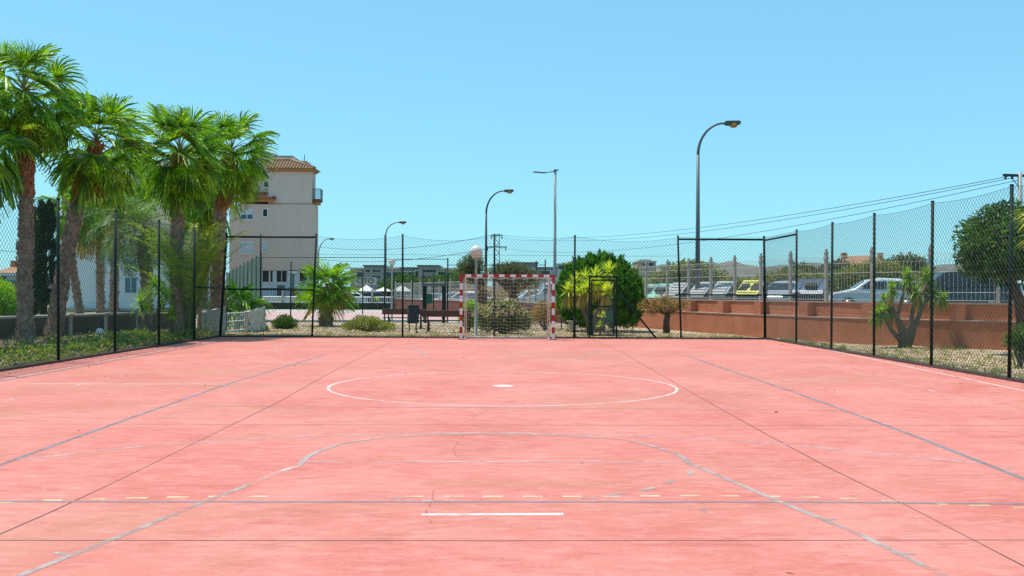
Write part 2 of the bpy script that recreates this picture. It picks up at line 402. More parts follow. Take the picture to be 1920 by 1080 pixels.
def limbs(mb, p, d, L, r, depth, rr, tips, spread=0.6, n=2, up=0.25, min_r=0.012):
    p = Vector(p); d = Vector(d).normalized(); pts = [p]; k = 4; q = p.copy(); dd = d.copy()
    for i in range(k):
        dd = (dd + Vector((rr.uniform(-1, 1), rr.uniform(-1, 1), rr.uniform(-0.6, 0.9)))*0.16).normalized(); q = q + dd*L/k; pts.append(q.copy())
    mb.tube(pts, [r*(1-0.4*i/k) for i in range(k+1)], 7 if depth > 1 else 5, False, 0.08, rr)
    if depth <= 0: tips.append(q); return
    m = n + (1 if rr.random() < 0.4 else 0)
    for j in range(m):
        a = rr.uniform(0, 2*PI); v = Vector((math.cos(a), math.sin(a), rr.uniform(-0.1, 0.7)+up))*spread
        limbs(mb, q, dd+v, L*rr.uniform(0.62, 0.85), max(r*0.58, min_r), depth-1, rr, tips, spread, n, up, min_r)

# ================================================================== THE SETTING
def sheet(name, poly, m, z=0.0):
    mb = MB(); mb.add([(p[0], p[1], z if len(p) < 3 else p[2]) for p in poly], [tuple(range(len(poly)))])
    o = mb.build(name, m); o['kind'] = 'structure'
    for p in o.data.polygons:
        if p.normal.z < 0: p.flip()
    return o
# ---- earth / gravel / court materials
def gravel_mat(name, a, b_, c_, sc_=55):
    m, n, b, o = new_mat(name)
    v = n.nodes.new('ShaderNodeTexVoronoi'); v.inputs['Scale'].default_value = sc_*0.55; n.links.new(coords(n), v.inputs['Vector'])
    bw = n.nodes.new('ShaderNodeSeparateColor'); n.links.new(v.outputs['Color'], bw.inputs[0])
    col = ramp(n, bw.outputs[0], [(0.0, c_), (0.35, a), (0.8, b_), (1.0, tuple(min(1, x*1.25) for x in b_))])
    col = mix(n, col, c_, ramp(n, noise(n, 0.9, 6, 0.7), [(0.45, (0, 0, 0)), (0.75, (0.75, 0.75, 0.75))]))
    n.links.new(col, b.inputs['Base Color']); b.inputs['Roughness'].default_value = 0.95
    bump(n, b, v.outputs['Distance'], 0.7, 0.03); return m
M['gravel'] = gravel_mat('gravel', (0.42, 0.32, 0.20), (0.58, 0.47, 0.33), (0.20, 0.13, 0.08))
M['gravel_pale'] = gravel_mat('gravel_pale', (0.38, 0.27, 0.17), (0.62, 0.47, 0.31), (0.13, 0.08, 0.05), 30)
M['soil'] = mat('soil', (0.17, 0.12, 0.075), 0.95, 0.5, 2.2, 0.6, 20)
M['field'] = mat('field', (0.30, 0.24, 0.14), 0.95, 0.35, 0.12, 0, c2=(0.16, 0.16, 0.07))
M['asphalt'] = mat('asphalt', (0.10, 0.10, 0.10), 0.9, 0.25, 1.2)
M['hill'] = mat('hill', (0.17, 0.15, 0.12), 0.95, 0.4, 0.035, 0, c2=(0.085, 0.10, 0.075))
M['fence_foot_shade'] = mat('fence_foot_shade', (0.11, 0.07, 0.06), 0.9, 0.5, 3)
# court
m, n, b, o = new_mat('court_paint')
v1 = coords(n, (1, 1, 1)); v2 = coords(n, (0.55, 1.5, 1))
base = ramp(n, noise(n, 0.55, 8, 0.68, v1, 0.6), [(0.33, (0.53, 0.145, 0.108)), (0.5, (0.59, 0.188, 0.144)), (0.66, (0.65, 0.235, 0.185))])
fine = noise(n, 7.0, 8, 0.75, v2)
base = mix(n, base, (0.74, 0.30, 0.26), ramp(n, fine, [(0.48, (0, 0, 0)), (0.68, (0.7,)*3)]))
base = mix(n, base, (0.43, 0.11, 0.08), ramp(n, noise(n, 3.1, 9, 0.8, v2, 0.4), [(0.51, (0, 0, 0)), (0.66, (0.72,)*3)]))
dirt = ramp(n, noise(n, 0.23, 8, 0.70, v2, 0.9), [(0.50, (0, 0, 0)), (0.64, (0.42,)*3), (0.75, (0.6,)*3)])
base = mix(n, base, (0.43, 0.22, 0.125), dirt)
gr_ = noise(n, 70, 6, 0.85)
base = mix(n, base, (0.40, 0.10, 0.075), ramp(n, gr_, [(0.28, (0.5,)*3), (0.46, (0, 0, 0))]))
base = mix(n, base, (0.80, 0.36, 0.31), ramp(n, gr_, [(0.56, (0, 0, 0)), (0.74, (0.6,)*3)]))
worn = ramp(n, noise(n, 0.33, 9, 0.78, coords(n, (1.0, 2.6, 1)), 1.0), [(0.60, (0, 0, 0)), (0.72, (0.55,)*3)])
base = mix(n, base, (0.46, 0.28, 0.22), worn)
spk = ramp(n, noise(n, 38, 3, 0.6), [(0.28, (0.55,)*3), (0.40, (0, 0, 0))])
base = mix(n, base, (0.28, 0.08, 0.06), spk)
scf = ramp(n, noise(n, 1.7, 5, 0.9, coords(n, (0.5, 7.0, 1)), 1.5), [(0.64, (0, 0, 0)), (0.70, (0.55,)*3)])
base = mix(n, base, (0.33, 0.13, 0.10), scf)
chp = ramp(n, noise(n, 9, 9, 0.85, coords(n, (1, 2, 1)), .5), [(0.66, (0, 0, 0)), (0.69, (0.7,)*3)])
base = mix(n, base, (0.47, 0.33, 0.28), chp)
n.links.new(base, b.inputs['Base Color']); b.inputs['Roughness'].default_value = 0.78; b.inputs['Specular IOR Level'].default_value = 0.25
bump(n, b, noise(n, 30, 5, 0.7), 0.35, 0.01); M['court'] = m
def paint_mat(name, c, wear=0.5, sc_=2.2):
    m, n, b, o = new_mat(name)
    n.links.new(ramp(n, noise(n, 5, 6, .7), [(0.3, tuple(x*0.8 for x in c)), (0.7, c)]), b.inputs['Base Color']); b.inputs['Roughness'].default_value = 0.7
    tr = n.nodes.new('ShaderNodeBsdfTransparent'); ms = n.nodes.new('ShaderNodeMixShader')
    lo = 0.5-0.28*(1-wear)-0.02
    f = ramp(n, noise(n, sc_, 9, 0.82), [(wear*0.5+0.10, (0.10,)*3), (wear*0.5+0.26, (1, 1, 1))])
    n.links.new(f, ms.inputs[0]); n.links.new(tr.outputs[0], ms.inputs[1]); n.links.new(b.outputs[0], ms.inputs[2]); n.links.new(ms.outputs[0], o.inputs[0])
    M[name] = m
paint_mat('line_white', (0.80, 0.64, 0.56), 0.50); paint_mat('line_faint', (0.74, 0.50, 0.45), 0.72)
paint_mat('line_blue', (0.27, 0.215, 0.225), 0.5); paint_mat('line_grey', (0.47, 0.34, 0.30), 0.58)
paint_mat('line_yellow', (0.74, 0.48, 0.29), 0.52); paint_mat('line_purple', (0.42, 0.19, 0.21), 0.5)
paint_mat('line_greyfaint', (0.55, 0.38, 0.35), 0.55)
paint_mat('crack', (0.12, 0.035, 0.03), 0.72, 7); paint_mat('joint', (0.16, 0.055, 0.045), 0.3, 1.5)

BX0, BX1, BY = -9.12, 8.92, 31.78         # fence lines: left, right, back
ground = sheet('ground', [(-900, -60), (900, -60), (900, 1500), (-900, 1500)], 'field', -0.06)
court = sheet('sports_court', [(BX0+0.02, -6), (BX1-0.02, -6), (BX1-0.02, BY-0.05), (BX0+0.02, BY-0.05)], 'court', 0.0)
wallN = [(20, 22.0), (16, 24.4), (13.9, 26.2), (12.1, 27.8), (10.7, 29.6), (9.9, 31.4), (9.15, 33.6), (7.5, 39.2), (6.3, 42.6), (4.3, 47.2), (1.9, 54), (-2.7, 66), (-6.2, 76.2), (-9.2, 85)]
bed = sheet('gravel_bed', [(BX1+0.05, -6), (24, -6), (24, 22)] + wallN[1:10] + [(-3, 48.2), (-24, 48.2), (-24, 40), (-10.6, 36.5), (-10.6, BY+0.08), (BX1+0.05, BY+0.08)], 'gravel_pale', -0.02)
soil = sheet('garden_soil', [(BX0-0.05, -6), (BX0-0.05, BY+0.08), (-10.7, BY+0.08), (-10.7, 36.4), (-24.1, 40), (-24.1, 48), (-45, 48), (-45, -6)], 'soil', -0.024)
foot_mb = MB(); foot_mb.bx(BX0-0.09, BX0+0.03, -6, BY+0.07, -0.02, 0.05); foot_mb.bx(BX0+0.03, BX1-0.03, BY-0.05, BY+0.07, -0.02, 0.045); foot_mb.bx(BX1-0.03, BX1+0.09, -6, BY+0.07, -0.02, 0.05)
structure(foot_mb.build('fence_foot_shade', 'fence_foot_shade'))  # added dark strip: shadow line and fence bottom put into its brown colour
# ---- court markings (real paint on the slab)
def strip(name, pts, width, m, z=0.004, wobble=0.0, seed=0):
    rr = random.Random(seed); V = []; Fc = []; pts = [Vector((p[0], p[1], 0)) for p in pts]
    for i, p in enumerate(pts):
        d = (pts[min(i+1, len(pts)-1)]-pts[max(i-1, 0)]); d.z = 0; d.normalize(); s = Vector((-d.y, d.x, 0))
        wv = width*(1+rr.uniform(-wobble, wobble))
        V += [(p.x+s.x*wv/2, p.y+s.y*wv/2, z), (p.x-s.x*wv/2, p.y-s.y*wv/2, z)]
    for i in range(len(pts)-1): Fc.append((2*i, 2*i+1, 2*i+3, 2*i+2))
    return V, Fc
def smooth(pts, n=8):
    pts = [Vector((p[0], p[1])) for p in pts]; out = []
    for i in range(len(pts)-1):
        p0 = pts[max(i-1, 0)]; p1 = pts[i]; p2 = pts[i+1]; p3 = pts[min(i+2, len(pts)-1)]
        for k in range(n):
            t = k/n; out.append(0.5*((2*p1)+(p2-p0)*t+(2*p0-5*p1+4*p2-p3)*t*t+(3*p1-p0-3*p2+p3)*t**3))
    out.append(pts[-1]); return [(q.x, q.y) for q in out]
def mark(name, m, lines, width, z, sm=False, wob=0.0, px=True):
    mb = MB()
    for k, ln in enumerate(lines):
        pts = [(G(*p).x, G(*p).y) for p in ln] if px else ln
        if sm: pts = smooth(pts)
        v, f = strip(name, pts, width, m, z, wob, k); mb.add(v, f)
    o = mb.build(name, m, court); return o
mark('side_line', 'line_white', [[(-20, 716.5), (415, 637.5)], [(1495, 644), (1940, 737)]], 0.05, 0.0008)
mark('inner_side_line', 'line_faint', [[(-20, 758), (272, 694)], [(1523, 680), (1940, 778)], [(480, 655), (600, 642)]], 0.05, 0.0008)
mark('centre_line', 'line_white', [[(45, 719.5), (425, 720.5)]], 0.045, 0.0012)
mark('centre_line_worn', 'line_faint', [[(425, 720.5), (617, 722)], [(980, 723), (1270, 727), (1900, 730)]], 0.045, 0.0012)
mark('long_blue_line', 'line_blue', [[(-20, 879), (230, 789), (430, 719), (610, 665)], [(1290, 668), (1490, 736), (1700, 812), (1940, 906)]], 0.06, 0.0016)
mark('cross_blue_line', 'line_blue', [[(-20, 940.5), (480, 941), (960, 941), (1500, 941.5), (1940, 945)]], 0.045, 0.0016)
mark('purple_line', 'line_purple', [[(330, 761), (960, 765), (1560, 769)]], 0.03, 0.0016)
mark('grey_cross_line', 'line_greyfaint', [[(560, 865.5), (1290, 866.5)]], 0.04, 0.0012)
mark('goal_area_arc', 'line_greyfaint', [[(50, 862), (200, 843.5), (360, 830), (500, 821), (640, 816.5), (860, 812), (1100, 814.5), (1300, 822), (1450, 831), (1600, 846), (1900, 875)]], 0.045, 0.0012, True)
mark('key_line', 'line_grey', [[(470, 908), (380, 942), (240, 1000), (20, 1086)], [(1290, 868), (1374, 903), (1460, 940), (1620, 1006), (1790, 1090)]], 0.052, 0.0020)
mark('key_arc', 'line_grey', [[(561, 873), (577, 857), (605, 844), (650, 831), (720, 821), (800, 816), (860, 814.5), (950, 814), (1050, 817), (1150, 823), (1210, 833), (1255, 847), (1280, 858), (1296, 874)]], 0.06, 0.0026, True)
mark('key_line_worn', 'line_faint', [[(561, 873), (540, 879), (510, 890), (470, 908)]], 0.06, 0.0018)
mark('key_arc_dash', 'line_grey', [[(1262, 901), (1248, 907)], [(1226, 914), (1204, 920)], [(1172, 925), (1140, 930)], [(1120, 934), (1088, 935)], [(812, 939), (792, 939)], [(760, 937), (735, 933)]], 0.055, 0.0020)
mark('key_tick', 'line_grey', [[(1540, 975), (1567, 973.5)], [(1680, 1040), (1714, 1037.5)], [(102, 1037), (128, 1040)]], 0.045, 0.0024)
ys = [(-8, 30, 942), (80, 118, 938), (158, 198, 936), (236, 276, 934), (313, 353, 932.3), (390, 427, 931.3), (467, 502, 931), (759, 795, 931), (832, 869, 931), (906, 943, 931), (980, 1017, 931), (1054, 1090, 931), (1128, 1163, 931), (1201, 1238, 930), (1275, 1311, 929.5), (1348, 1385, 930), (1440, 1462, 931), (1498, 1536, 932.5), (1575, 1613, 935), (1653, 1693, 939), (1757, 1775, 945), (1815, 1856, 948), (1900, 1940, 952)]
mark('free_throw_dash', 'line_yellow', [[(a, y), (b_, y)] for a, b_, y in ys], 0.05, 0.0014)
mark('penalty_mark', 'line_white', [[(790, 965), (1056, 964)]], 0.062, 0.0014)
cc = (0.10, 15.35); mark('centre_circle', 'line_white', [[(cc[0]+2.74*math.cos(t*PI/48), cc[1]+2.74*math.sin(t*PI/48)) for t in range(97)]], 0.045, 0.0018, px=False)
mb = MB(); mb.add([(cc[0]+0.17*math.cos(t*PI/12), cc[1]+0.03+0.17*math.sin(t*PI/12), 0.0018) for t in range(24)], [tuple(range(24))]); mb.build('centre_spot', 'line_white', court)
mark('far_key_line', 'line_grey', [[(764, 646), (808, 672)], [(1134, 650), (1085, 674)]], 0.05, 0.0012)
mark('far_goal_line', 'line_faint', [[(800, 648), (1240, 650)], [(640, 661), (1000, 659)]], 0.06, 0.0012)
mark('far_arc', 'line_faint', [[(600, 636), (560, 640), (525, 648), (516, 657), (535, 666), (620, 672)], [(1260, 637), (1268, 640), (1235, 645)]], 0.05, 0.0010, True)
mark('slab_joint', 'joint', [[(-20, 1013), (960, 1014), (1940, 1012.5)], [(-20, 795), (960, 797), (1940, 798)], [(-20, 1010.5), (100, 958), (230, 897), (350, 838), (520, 755), (610, 704), (735, 640)], [(1110, 636), (1165, 660), (1300, 738), (1440, 816), (1560, 880), (1700, 948), (1830, 1015), (1940, 1072)]], 0.014, 0.0006, False, 0.3)
ra = random.Random(5)
def crackline(pts):
    out = []
    for a, b_ in zip(pts, pts[1:]):
        for k in range(9):
            t = k/9; out.append((a[0]+(b_[0]-a[0])*t+ra.uniform(-2.5, 2.5), a[1]+(b_[1]-a[1])*t+ra.uniform(-.5, .5)))
    return out
mark('crack', 'crack', [crackline(q) for q in ([(965, 751), (912, 769), (868, 795)], [(870, 815), (848, 845), (860, 858), (820, 865)], [(815, 918), (808, 945), (797, 965), (812, 985)], [(905, 736), (940, 750)], [(700, 818), (770, 812)], [(1545, 849), (1580, 843), (1600, 846)])], 0.006, 0.0022, False, 0.6)
mb = MB(); q = [G(*p) for p in ((1311, 953), (1322, 953), (1329, 961), (1316, 961))]; mb.add([(p.x, p.y, 0.0024) for p in q], [(0, 1, 2, 3)])
q = [G(1295+8*math.cos(t*PI/6), 887+3.5*math.sin(t*PI/6)) for t in range(12)]; mb.add([(p.x, p.y, 0.0024) for p in q], [tuple(range(12))])
mb.build('paint_patch', 'line_grey', court)

# ---- second court, street, hills
M['court2'] = mat('court_pink_worn', (0.62, 0.42, 0.38), 0.85, 0.25, 0.5, c2=(0.50, 0.27, 0.24))
c2o = sheet('far_court', [(-22, 48.6), (3.2, 48.6), (-0.6, 59.5), (-8.9, 83.5), (-22, 83.5)], 'court2', -0.016)
mb = MB()
for y0, y1 in ((49.2, 53.5),): mb.add([(-21.8, y0, -0.012), (2.6, y0, -0.012), (1.0, y1, -0.012), (-21.8, y1, -0.012)], [(0, 1, 2, 3)])
M['green_floor'] = mat('green_floor', (0.36, 0.42, 0.36), 0.85, 0.2, 0.6); mb.build('court_margin', 'green_floor', c2o)
mb = MB(); mb.add([(-21.8, 72, -0.012), (-4.6, 72, -0.012), (-8.7, 83.3, -0.012), (-21.8, 83.3, -0.012)], [(0, 1, 2, 3)])
M['pale_floor'] = mat('pale_floor', (0.52, 0.47, 0.42), 0.85, 0.2, 0.6); mb.build('court_margin', 'pale_floor', c2o)
def street_z(x): return max(-0.05, min(0.75, 0.2+0.035*x))
V = []; Fc = []
for x, y in wallN:
    V += [(x+0.5, y+0.5, street_z(x)), (x+26, y+24, street_z(x)+0.02), (x+150, y+130, 0.3)]
for i in range(len(wallN)-1):
    for k in (0, 1): a = 3*i+k; Fc.append((a, a+1, a+4, a+3))
mb = MB(); mb.add(V, Fc); structure(mb.build('street', 'asphalt'))
def ridge(name, m, x0, x1, y0, y1, hf, nx=120, ny=14, seed=1):
    rr = np.random.default_rng(seed); V = []; Fc = []
    for j in range(ny+1):
        for i in range(nx+1):
            x = x0+(x1-x0)*i/nx; t = j/ny; y = y0+(y1-y0)*t
            V.append((x, y, -0.5+hf(x)*math.sin(min(t*1.3, 1)*PI/2)**1.3*(1+rr.normal()*0.025)))
    for j in range(ny):
        for i in range(nx): a = j*(nx+1)+i; Fc.append((a, a+1, a+nx+2, a+nx+1))
    mb = MB(); mb.add(V, Fc, True); return structure(mb.build(name, m))
def hf(x):      # skyline heights (metres at 420 m)
    px = 932+x/420*1802
    ks = [(-200, 6), (600, 4), (1000, 5), (1150, 8), (1210, 11.5), (1300, 13), (1340, 15.5), (1400, 12.5), (1480, 15), (1560, 15.2), (1700, 14), (1800, 15), (1900, 20), (2100, 24)]
    for (a, b_), (c, d) in zip(ks, ks[1:]):
        if a <= px <= c: return b_+(d-b_)*(px-a)/(c-a)
    return 18
ridge('hills', 'hill', -260, 300, 300, 430, hf)
M['far_hill'] = mat('far_hill', (0.16, 0.17, 0.17), 1, 0.2, 0.01)
ridge('far_hills', 'far_hill', 60, 700, 700, 900, lambda x: 23+6*math.sin(x/60)+3*math.sin(x/23), seed=3)

# ================================================================== CHAIN-LINK FENCES
def wire_mesh(mb, p0, p1, zb, zt, sag=0.0, s=0.115, r=0.0031, bow=0.0):
    """diamond netting between two posts, top edge sagging; wires are real 3-sided rods"""
    p0 = Vector(p0); p1 = Vector(p1); L = (p1-p0).length; u = (p1-p0)/L; nrm = Vector((-u.y, u.x, 0))
    H = zt-zb; top = lambda t: H-sag*4*t*(L-t)/L**2
    def rod(t0, v0, t1, v1, off):
        a = p0+u*t0+Vector((0, 0, zb+v0))+nrm*off; b_ = p0+u*t1+Vector((0, 0, zb+v1))+nrm*off
        d = (b_-a).normalized(); q = d.cross(nrm); vs = []
        for e in (a, b_): vs += [e+nrm*r, e-nrm*r*0.5+q*r*0.87, e-nrm*r*0.5-q*r*0.87]
        mb.add(vs, [(0, 1, 4, 3), (1, 2, 5, 4), (2, 0, 3, 5)])
    for sg in (1, -1):
        c = -H
        c = math.floor(-H/s)*s
        while c < L:
            # wire: t = c + v (sg=1) or mirrored
            v0 = max(0, -c); t0 = c+v0
            # find the top
            lo = v0; hi = min(H, L-c)
            if hi > lo:
                f = lambda v: top(min(max((c+v) if sg == 1 else L-(c+v), 0), L))-v
                if f(hi) < 0:
                    a_, b_ = lo, hi
                    if f(a_) > 0:
                        for _ in range(18):
                            mm = (a_+b_)/2
                            if f(mm) > 0: a_ = mm
                            else: b_ = mm
                        hi = a_
                    else: hi = lo
                if hi-lo > 0.01:
                    ta, tb = c+lo, c+hi
                    if sg == -1: ta, tb = L-ta, L-tb
                    rod(ta, lo, tb, hi, 0.0025*sg)
            c += s
    n = 14
    for zz in (0.0, 1.0):
        pts = [p0+u*(L*k/n)+Vector((0, 0, zb+(top(L*k/n) if zz else 0.02))) for k in range(n+1)]
        mb.tube(pts, 0.0035, 4, False)
HF = 3.40
def cable(mb, a, b_, r, sag=0.0, n=10, sides=5):
    a = Vector(a); b_ = Vector(b_)
    mb.tube([a.lerp(b_, k/n)-Vector((0, 0, sag*4*(k/n)*(1-k/n))) for k in range(n+1)], r, sides, False)
def post(parent, base, top, r=0.032):
    mb = MB(); mb.tube([base, top], r, 10); mb.tube([top, Vector(top)+Vector((0, 0, 0.02))], r*1.12, 10); return mb.build('post', 'dark_green_paint', parent)
def fence_run(name, label, posts, H=HF, sags=None, zb=0.05, rails=(), wire_levels=(0.04, 1.05, 2.25)):
    root = thing(name, label, 'fence', (posts[0][0][0], posts[0][0][1], 0)); O = Vector(root.location)
    for (bx_, by_), (tx, ty) in posts: post(root, Vector((bx_, by_, 0))-O, Vector((tx, ty, H))-O)
    for i in range(len(posts)-1):
        a = posts[i][0]; b_ = posts[i+1][0]; mb = MB()
        wire_mesh(mb, Vector((a[0], a[1], 0))-O, Vector((b_[0], b_[1], 0))-O, zb, H-0.03, (sags[i] if sags else 0.06))
        mb.build('wire_mesh', 'wire', root)
        mb = MB()
        for z in wire_levels: cable(mb, Vector((a[0], a[1], z+0.03))-O, Vector((b_[0], b_[1], z+0.03))-O, 0.0045, 0.01)
        mb.build('tension_wire', 'wire', root)
    for a, b_ in rails:
        mb = MB(); mb.tube([Vector(a)-O, Vector(b_)-O], 0.03, 8); mb.build('rail', 'dark_green_paint', root)
    return root
lp = [((BX0, y), (BX0+dx, y)) for y, dx in ((14.2, 0), (17.15, 0), (20.15, -0.03), (23.1, 0), (26.1, -.02), (29.1, 0), (BY, 0.20))]
fence_run('chain_link_fence', 'tall chain link fence along the left side of the court in front of the palms', lp, sags=[.04]*5+[.0], wire_levels=(1.0, 2.2),
          rails=[((BX0, 29.1, 1.62), (BX0, BY-.03, 1.62))])
rp = [((BX1, y), (BX1+dx, y)) for y, dx in ((13.6, 0), (16.6, 0.04), (19.6, .02), (22.6, 0), (25.5, 0.02), (28.5, .0), (BY, -0.05))]
fence_run('chain_link_fence', 'tall chain link fence along the right side of the court before the terracotta wall', rp, sags=[.05, .05, .05, .05, .05, 0], wire_levels=(1.0, 1.9),
          rails=[((BX1, 28.5, HF-.12), (BX1-.03, BY-.03, HF-.12)), ((BX1, 28.5, 1.46), (BX1, BY-.03, 1.46))])
bxs = [(415, 427), (585, 593), (755, 755), (927, 927), (1077, 1078), (1277, 1271), (1443, 1440)]
bp = [((P(a, 634, BY).x, BY), (P(c, 440, BY).x, BY)) for a, c in bxs]
bp[0] = ((BX0+0.03, BY), (BX0+0.22, BY)); bp[-1] = ((BX1-0.03, BY), (BX1-0.07, BY))
hx = [p[0][0] for p in bp]
back = thing('chain_link_fence', 'tall chain link fence across the far end of the court behind the goal', 'fence', (0, BY, 0))
O = Vector((0, BY, 0))
for (a, _), (t, _) in bp: post(back, Vector((a, 0, 0)), Vector((t, 0, HF)))
gx0, gx1 = P(1106, 634, BY).x, P(1152, 634, BY).x
def wm(a, b_, z0, z1, sag):
    mb = MB(); wire_mesh(mb, (a, 0, 0), (b_, 0, 0), z0, z1, sag); mb.build('wire_mesh', 'wire', back)
wm(hx[0]+.05, hx[1], .05, HF-.08, 0.0); wm(hx[1], hx[2], .05, HF-.03, .14); wm(hx[2], hx[3], .05, HF-.03, .16); wm(hx[3], hx[4], .05, HF-.03, .14)
wm(hx[4], gx0-.03, .05, 2.06, 0); wm(gx1+.05, hx[5], .05, 2.06, 0); wm(hx[4], hx[5], 2.06, HF-.03, .16); wm(hx[5], hx[6]-.04, .05, HF-.03, .02)
for a, b_ in ((hx[0]+.2, hx[1]+.12), (hx[5]-.1, hx[6]-.06)):
    mb = MB(); mb.tube([(a, 0, HF-.10), (b_, 0, HF-.10)], 0.032, 8); mb.build('rail', 'dark_green_paint', back)
    mb = MB(); mb.tube([(a-.1, 0, 1.58 if a < 0 else 1.46), (b_-.05, 0, 1.56 if a < 0 else 1.46)], 0.026, 8); mb.build('rail', 'dark_green_paint', back)
mb = MB(); mb.tube([(hx[4], 0, 0), (hx[4], 0, .72)], .042, 8); mb.build('post_sleeve', 'dark_green_paint', back)
for a, b_ in zip(hx[1:5], hx[2:6]):
    mb = MB()
    for z in ((1.9, 2.75) if a != hx[4] else (2.08, 2.75)): cable(mb, (a, 0.012, z), (b_, 0.012, z), .0045, 0.02)
    mb.build('tension_wire', 'wire', back)
mb = MB(); mb.tube([(gx1+.05, -.03, 1.62), (P(1230, 635, BY).x, -.03, .02)], .03, 8); mb.build('brace', 'dark_green_paint', back)
# gate
gate = thing('wire_gate', 'narrow dark green metal gate in the far fence in front of the round cypress', 'gate', (gx0, BY-.05, 0))
gw = gx1-gx0
for x in (-.02, gw+.06):
    mb = MB(); mb.box((x, .02, 1.03), (.055, .055, 2.06)); mb.build('post', 'dark_green_paint', gate)
mb = MB(); mb.box((gw/2+.02, .02, 2.04), (gw+.02, .05, .05)); mb.build('lintel', 'dark_green_paint', gate)
mb = MB()
for x in (.05, gw-.02): mb.box((x, 0, 1.02), (.045, .035, 1.86))
for z in (.11, 1.06, 1.93): mb.box(((gw+.03)/2, 0, z), (gw-.12, .035, .045))
mb.build('frame', 'dark_green_paint', gate)
mb = MB()
for k in range(13): mb.tube([(.07, 0.0, .2+k*.062), (gw-.045, 0.0, .2+k*.062)], .005, 4)
mb.build('bars', 'lamp_grey', gate)
mb = MB(); wire_mesh(mb, (.07, 0, 0), (gw-.045, 0, 0), 1.09, 1.9, 0); mb.build('wire_mesh', 'wire', gate)
mb = MB(); mb.box((gw-.1, -.03, 1.0), (.1, .05, .13)); mb.box((gw-.13, -.075, 1.02), (.12, .02, .02)); mb.build('lock', 'lamp_dark', gate)

# ================================================================== GOAL
GY = 30.72
g0 = G(864.5, 636, 0).x; g0 = P(864.5, 600, GY).x; g1 = P(1037.5, 600, GY).x
goal = thing('handball_goal', 'red and white striped goal with a white net at the far end of the court', 'goal', ((g0+g1)/2, GY, 0))
hw = (g1-g0)/2; GH = 2.04; T = .085
def striped(cx, z0, z1, n, vertical, first):
    mb = MB()
    for k in range(n):
        a = z0+(z1-z0)*k/n; b_ = z0+(z1-z0)*(k+1)/n; mb.mi = (k+first) % 2
        if vertical: mb.box((cx, 0, (a+b_)/2), (T, T, b_-a))
        else: mb.box(((a+b_)/2, 0, GH), (b_-a, T, T))
    return mb
for sx in (-1, 1):
    striped(sx*hw, 0.0, GH-T/2, 10, True, 0).build('goalpost', ['white_paint', 'red_paint'], goal)
    mb = MB(); mb.box((sx*hw, 0.03, .008), (.2, .2, .016)); mb.build('base_plate', 'cast', goal)
mb = striped(0, -hw-T/2, hw+T/2, 17, False, 1); mb.build('crossbar', ['white_paint', 'red_paint'], goal)
gd = .85
for sx in (-1, 1):
    mb = MB(); mb.tube([(sx*(hw-.12), .05, GH-.03), (sx*(hw-.12), .28, GH-.05), (sx*(hw-.14), .42, 1.85), (sx*(hw-.14), gd, .05)], .018, 6)
    mb.tube([(sx*(hw-.12), .03, .03), (sx*(hw-.14), gd, .03)], .018, 6); mb.build('net_stay', 'white_paint', goal)
mb = MB(); mb.tube([(-hw+.14, gd, .04), (hw-.14, gd, .04)], .018, 6); mb.build('ground_bar', 'white_paint', goal)
mb = MB(); nx = 26; nz = 20
prof = lambda t: (0.05+0.30*t/0.15, GH-.05-0.03*t/.15) if t < .15 else (.35+(gd-.37)*(t-.15)/.85, (GH-.08)*(1-(t-.15)/.85)+.04)
def npnt(i, j):
    x = (-1+2*i/nx)*(hw-.10); y, z = prof(j/nz); c = math.sin(PI*i/nx); zz = z-0.10*c*math.sin(PI*j/nz)-.02*math.sin(i*1.7+j)
    return (x+.012*math.sin(j*2.1+i), y+.12*c*math.sin(PI*j/nz)*.6, max(zz, .02))
for i in range(nx+1): mb.tube([npnt(i, j) for j in range(nz+1)], .0026, 3, False)
for j in range(nz+1): mb.tube([npnt(i, j) for i in range(nx+1)], .0026, 3, False)
for sx in (-1, 1):
    for k in range(1, 15):
        z = GH*(1-k/15); yb = .35+(gd-.37)*(k/15)
        mb.tube([(sx*(hw-.06), .04, z), (sx*(hw-.11), yb*.55, z-.05), (sx*(hw-.13), yb, z-.02)], .0035, 3, False)
    for k in range(1, 7):
        y = gd*k/7; mb.tube([(sx*(hw-.1), y, .03), (sx*(hw-.1), y*.9, max(.1, GH*(1-max(0, (y-.35)/(gd-.35))*.98)-.06))], .0035, 3, False)
mb.build('net', 'net', goal)

# ================================================================== TERRACOTTA RETAINING WALL + WHITE BAR FENCE
m, n, b, o = new_mat('terracotta')
base = ramp(n, noise(n, 1.1, 7, 0.65), [(0.3, (0.47, 0.155, 0.075)), (0.7, (0.60, 0.22, 0.11))])
base = mix(n, base, (0.34, 0.105, 0.055), ramp(n, noise(n, 0.8, 8, 0.75, coords(n, (1, 1, 0.35))), [(0.50, (0, 0, 0)), (0.68, (0.8,)*3)]))
base = mix(n, base, (0.62, 0.33, 0.21), ramp(n, noise(n, 2.3, 8, 0.8, coords(n, (1, 1, 2.2))), [(0.60, (0, 0, 0)), (0.72, (0.5,)*3)]))
n.links.new(base, b.inputs['Base Color']); b.inputs['Roughness'].default_value = 0.95; bump(n, b, noise(n, 45, 5, .7), .6, .02); M['terracotta'] = m
M['coping'] = mat('coping', (0.52, 0.36, 0.28), 0.9, 0.3, 6)
M['wall_brown'] = mat('wall_brown', (0.20, 0.085, 0.06), 0.9, 0.35, 2, 0.3)
def offs(pts, d):
    out = []
    for i, p in enumerate(pts):
        a = Vector(pts[max(i-1, 0)]); b_ = Vector(pts[min(i+1, len(pts)-1)]); t = (b_-a).normalized(); nrm = Vector((t.y, -t.x))
        out.append((p[0]+nrm.x*d, p[1]+nrm.y*d))
    return out
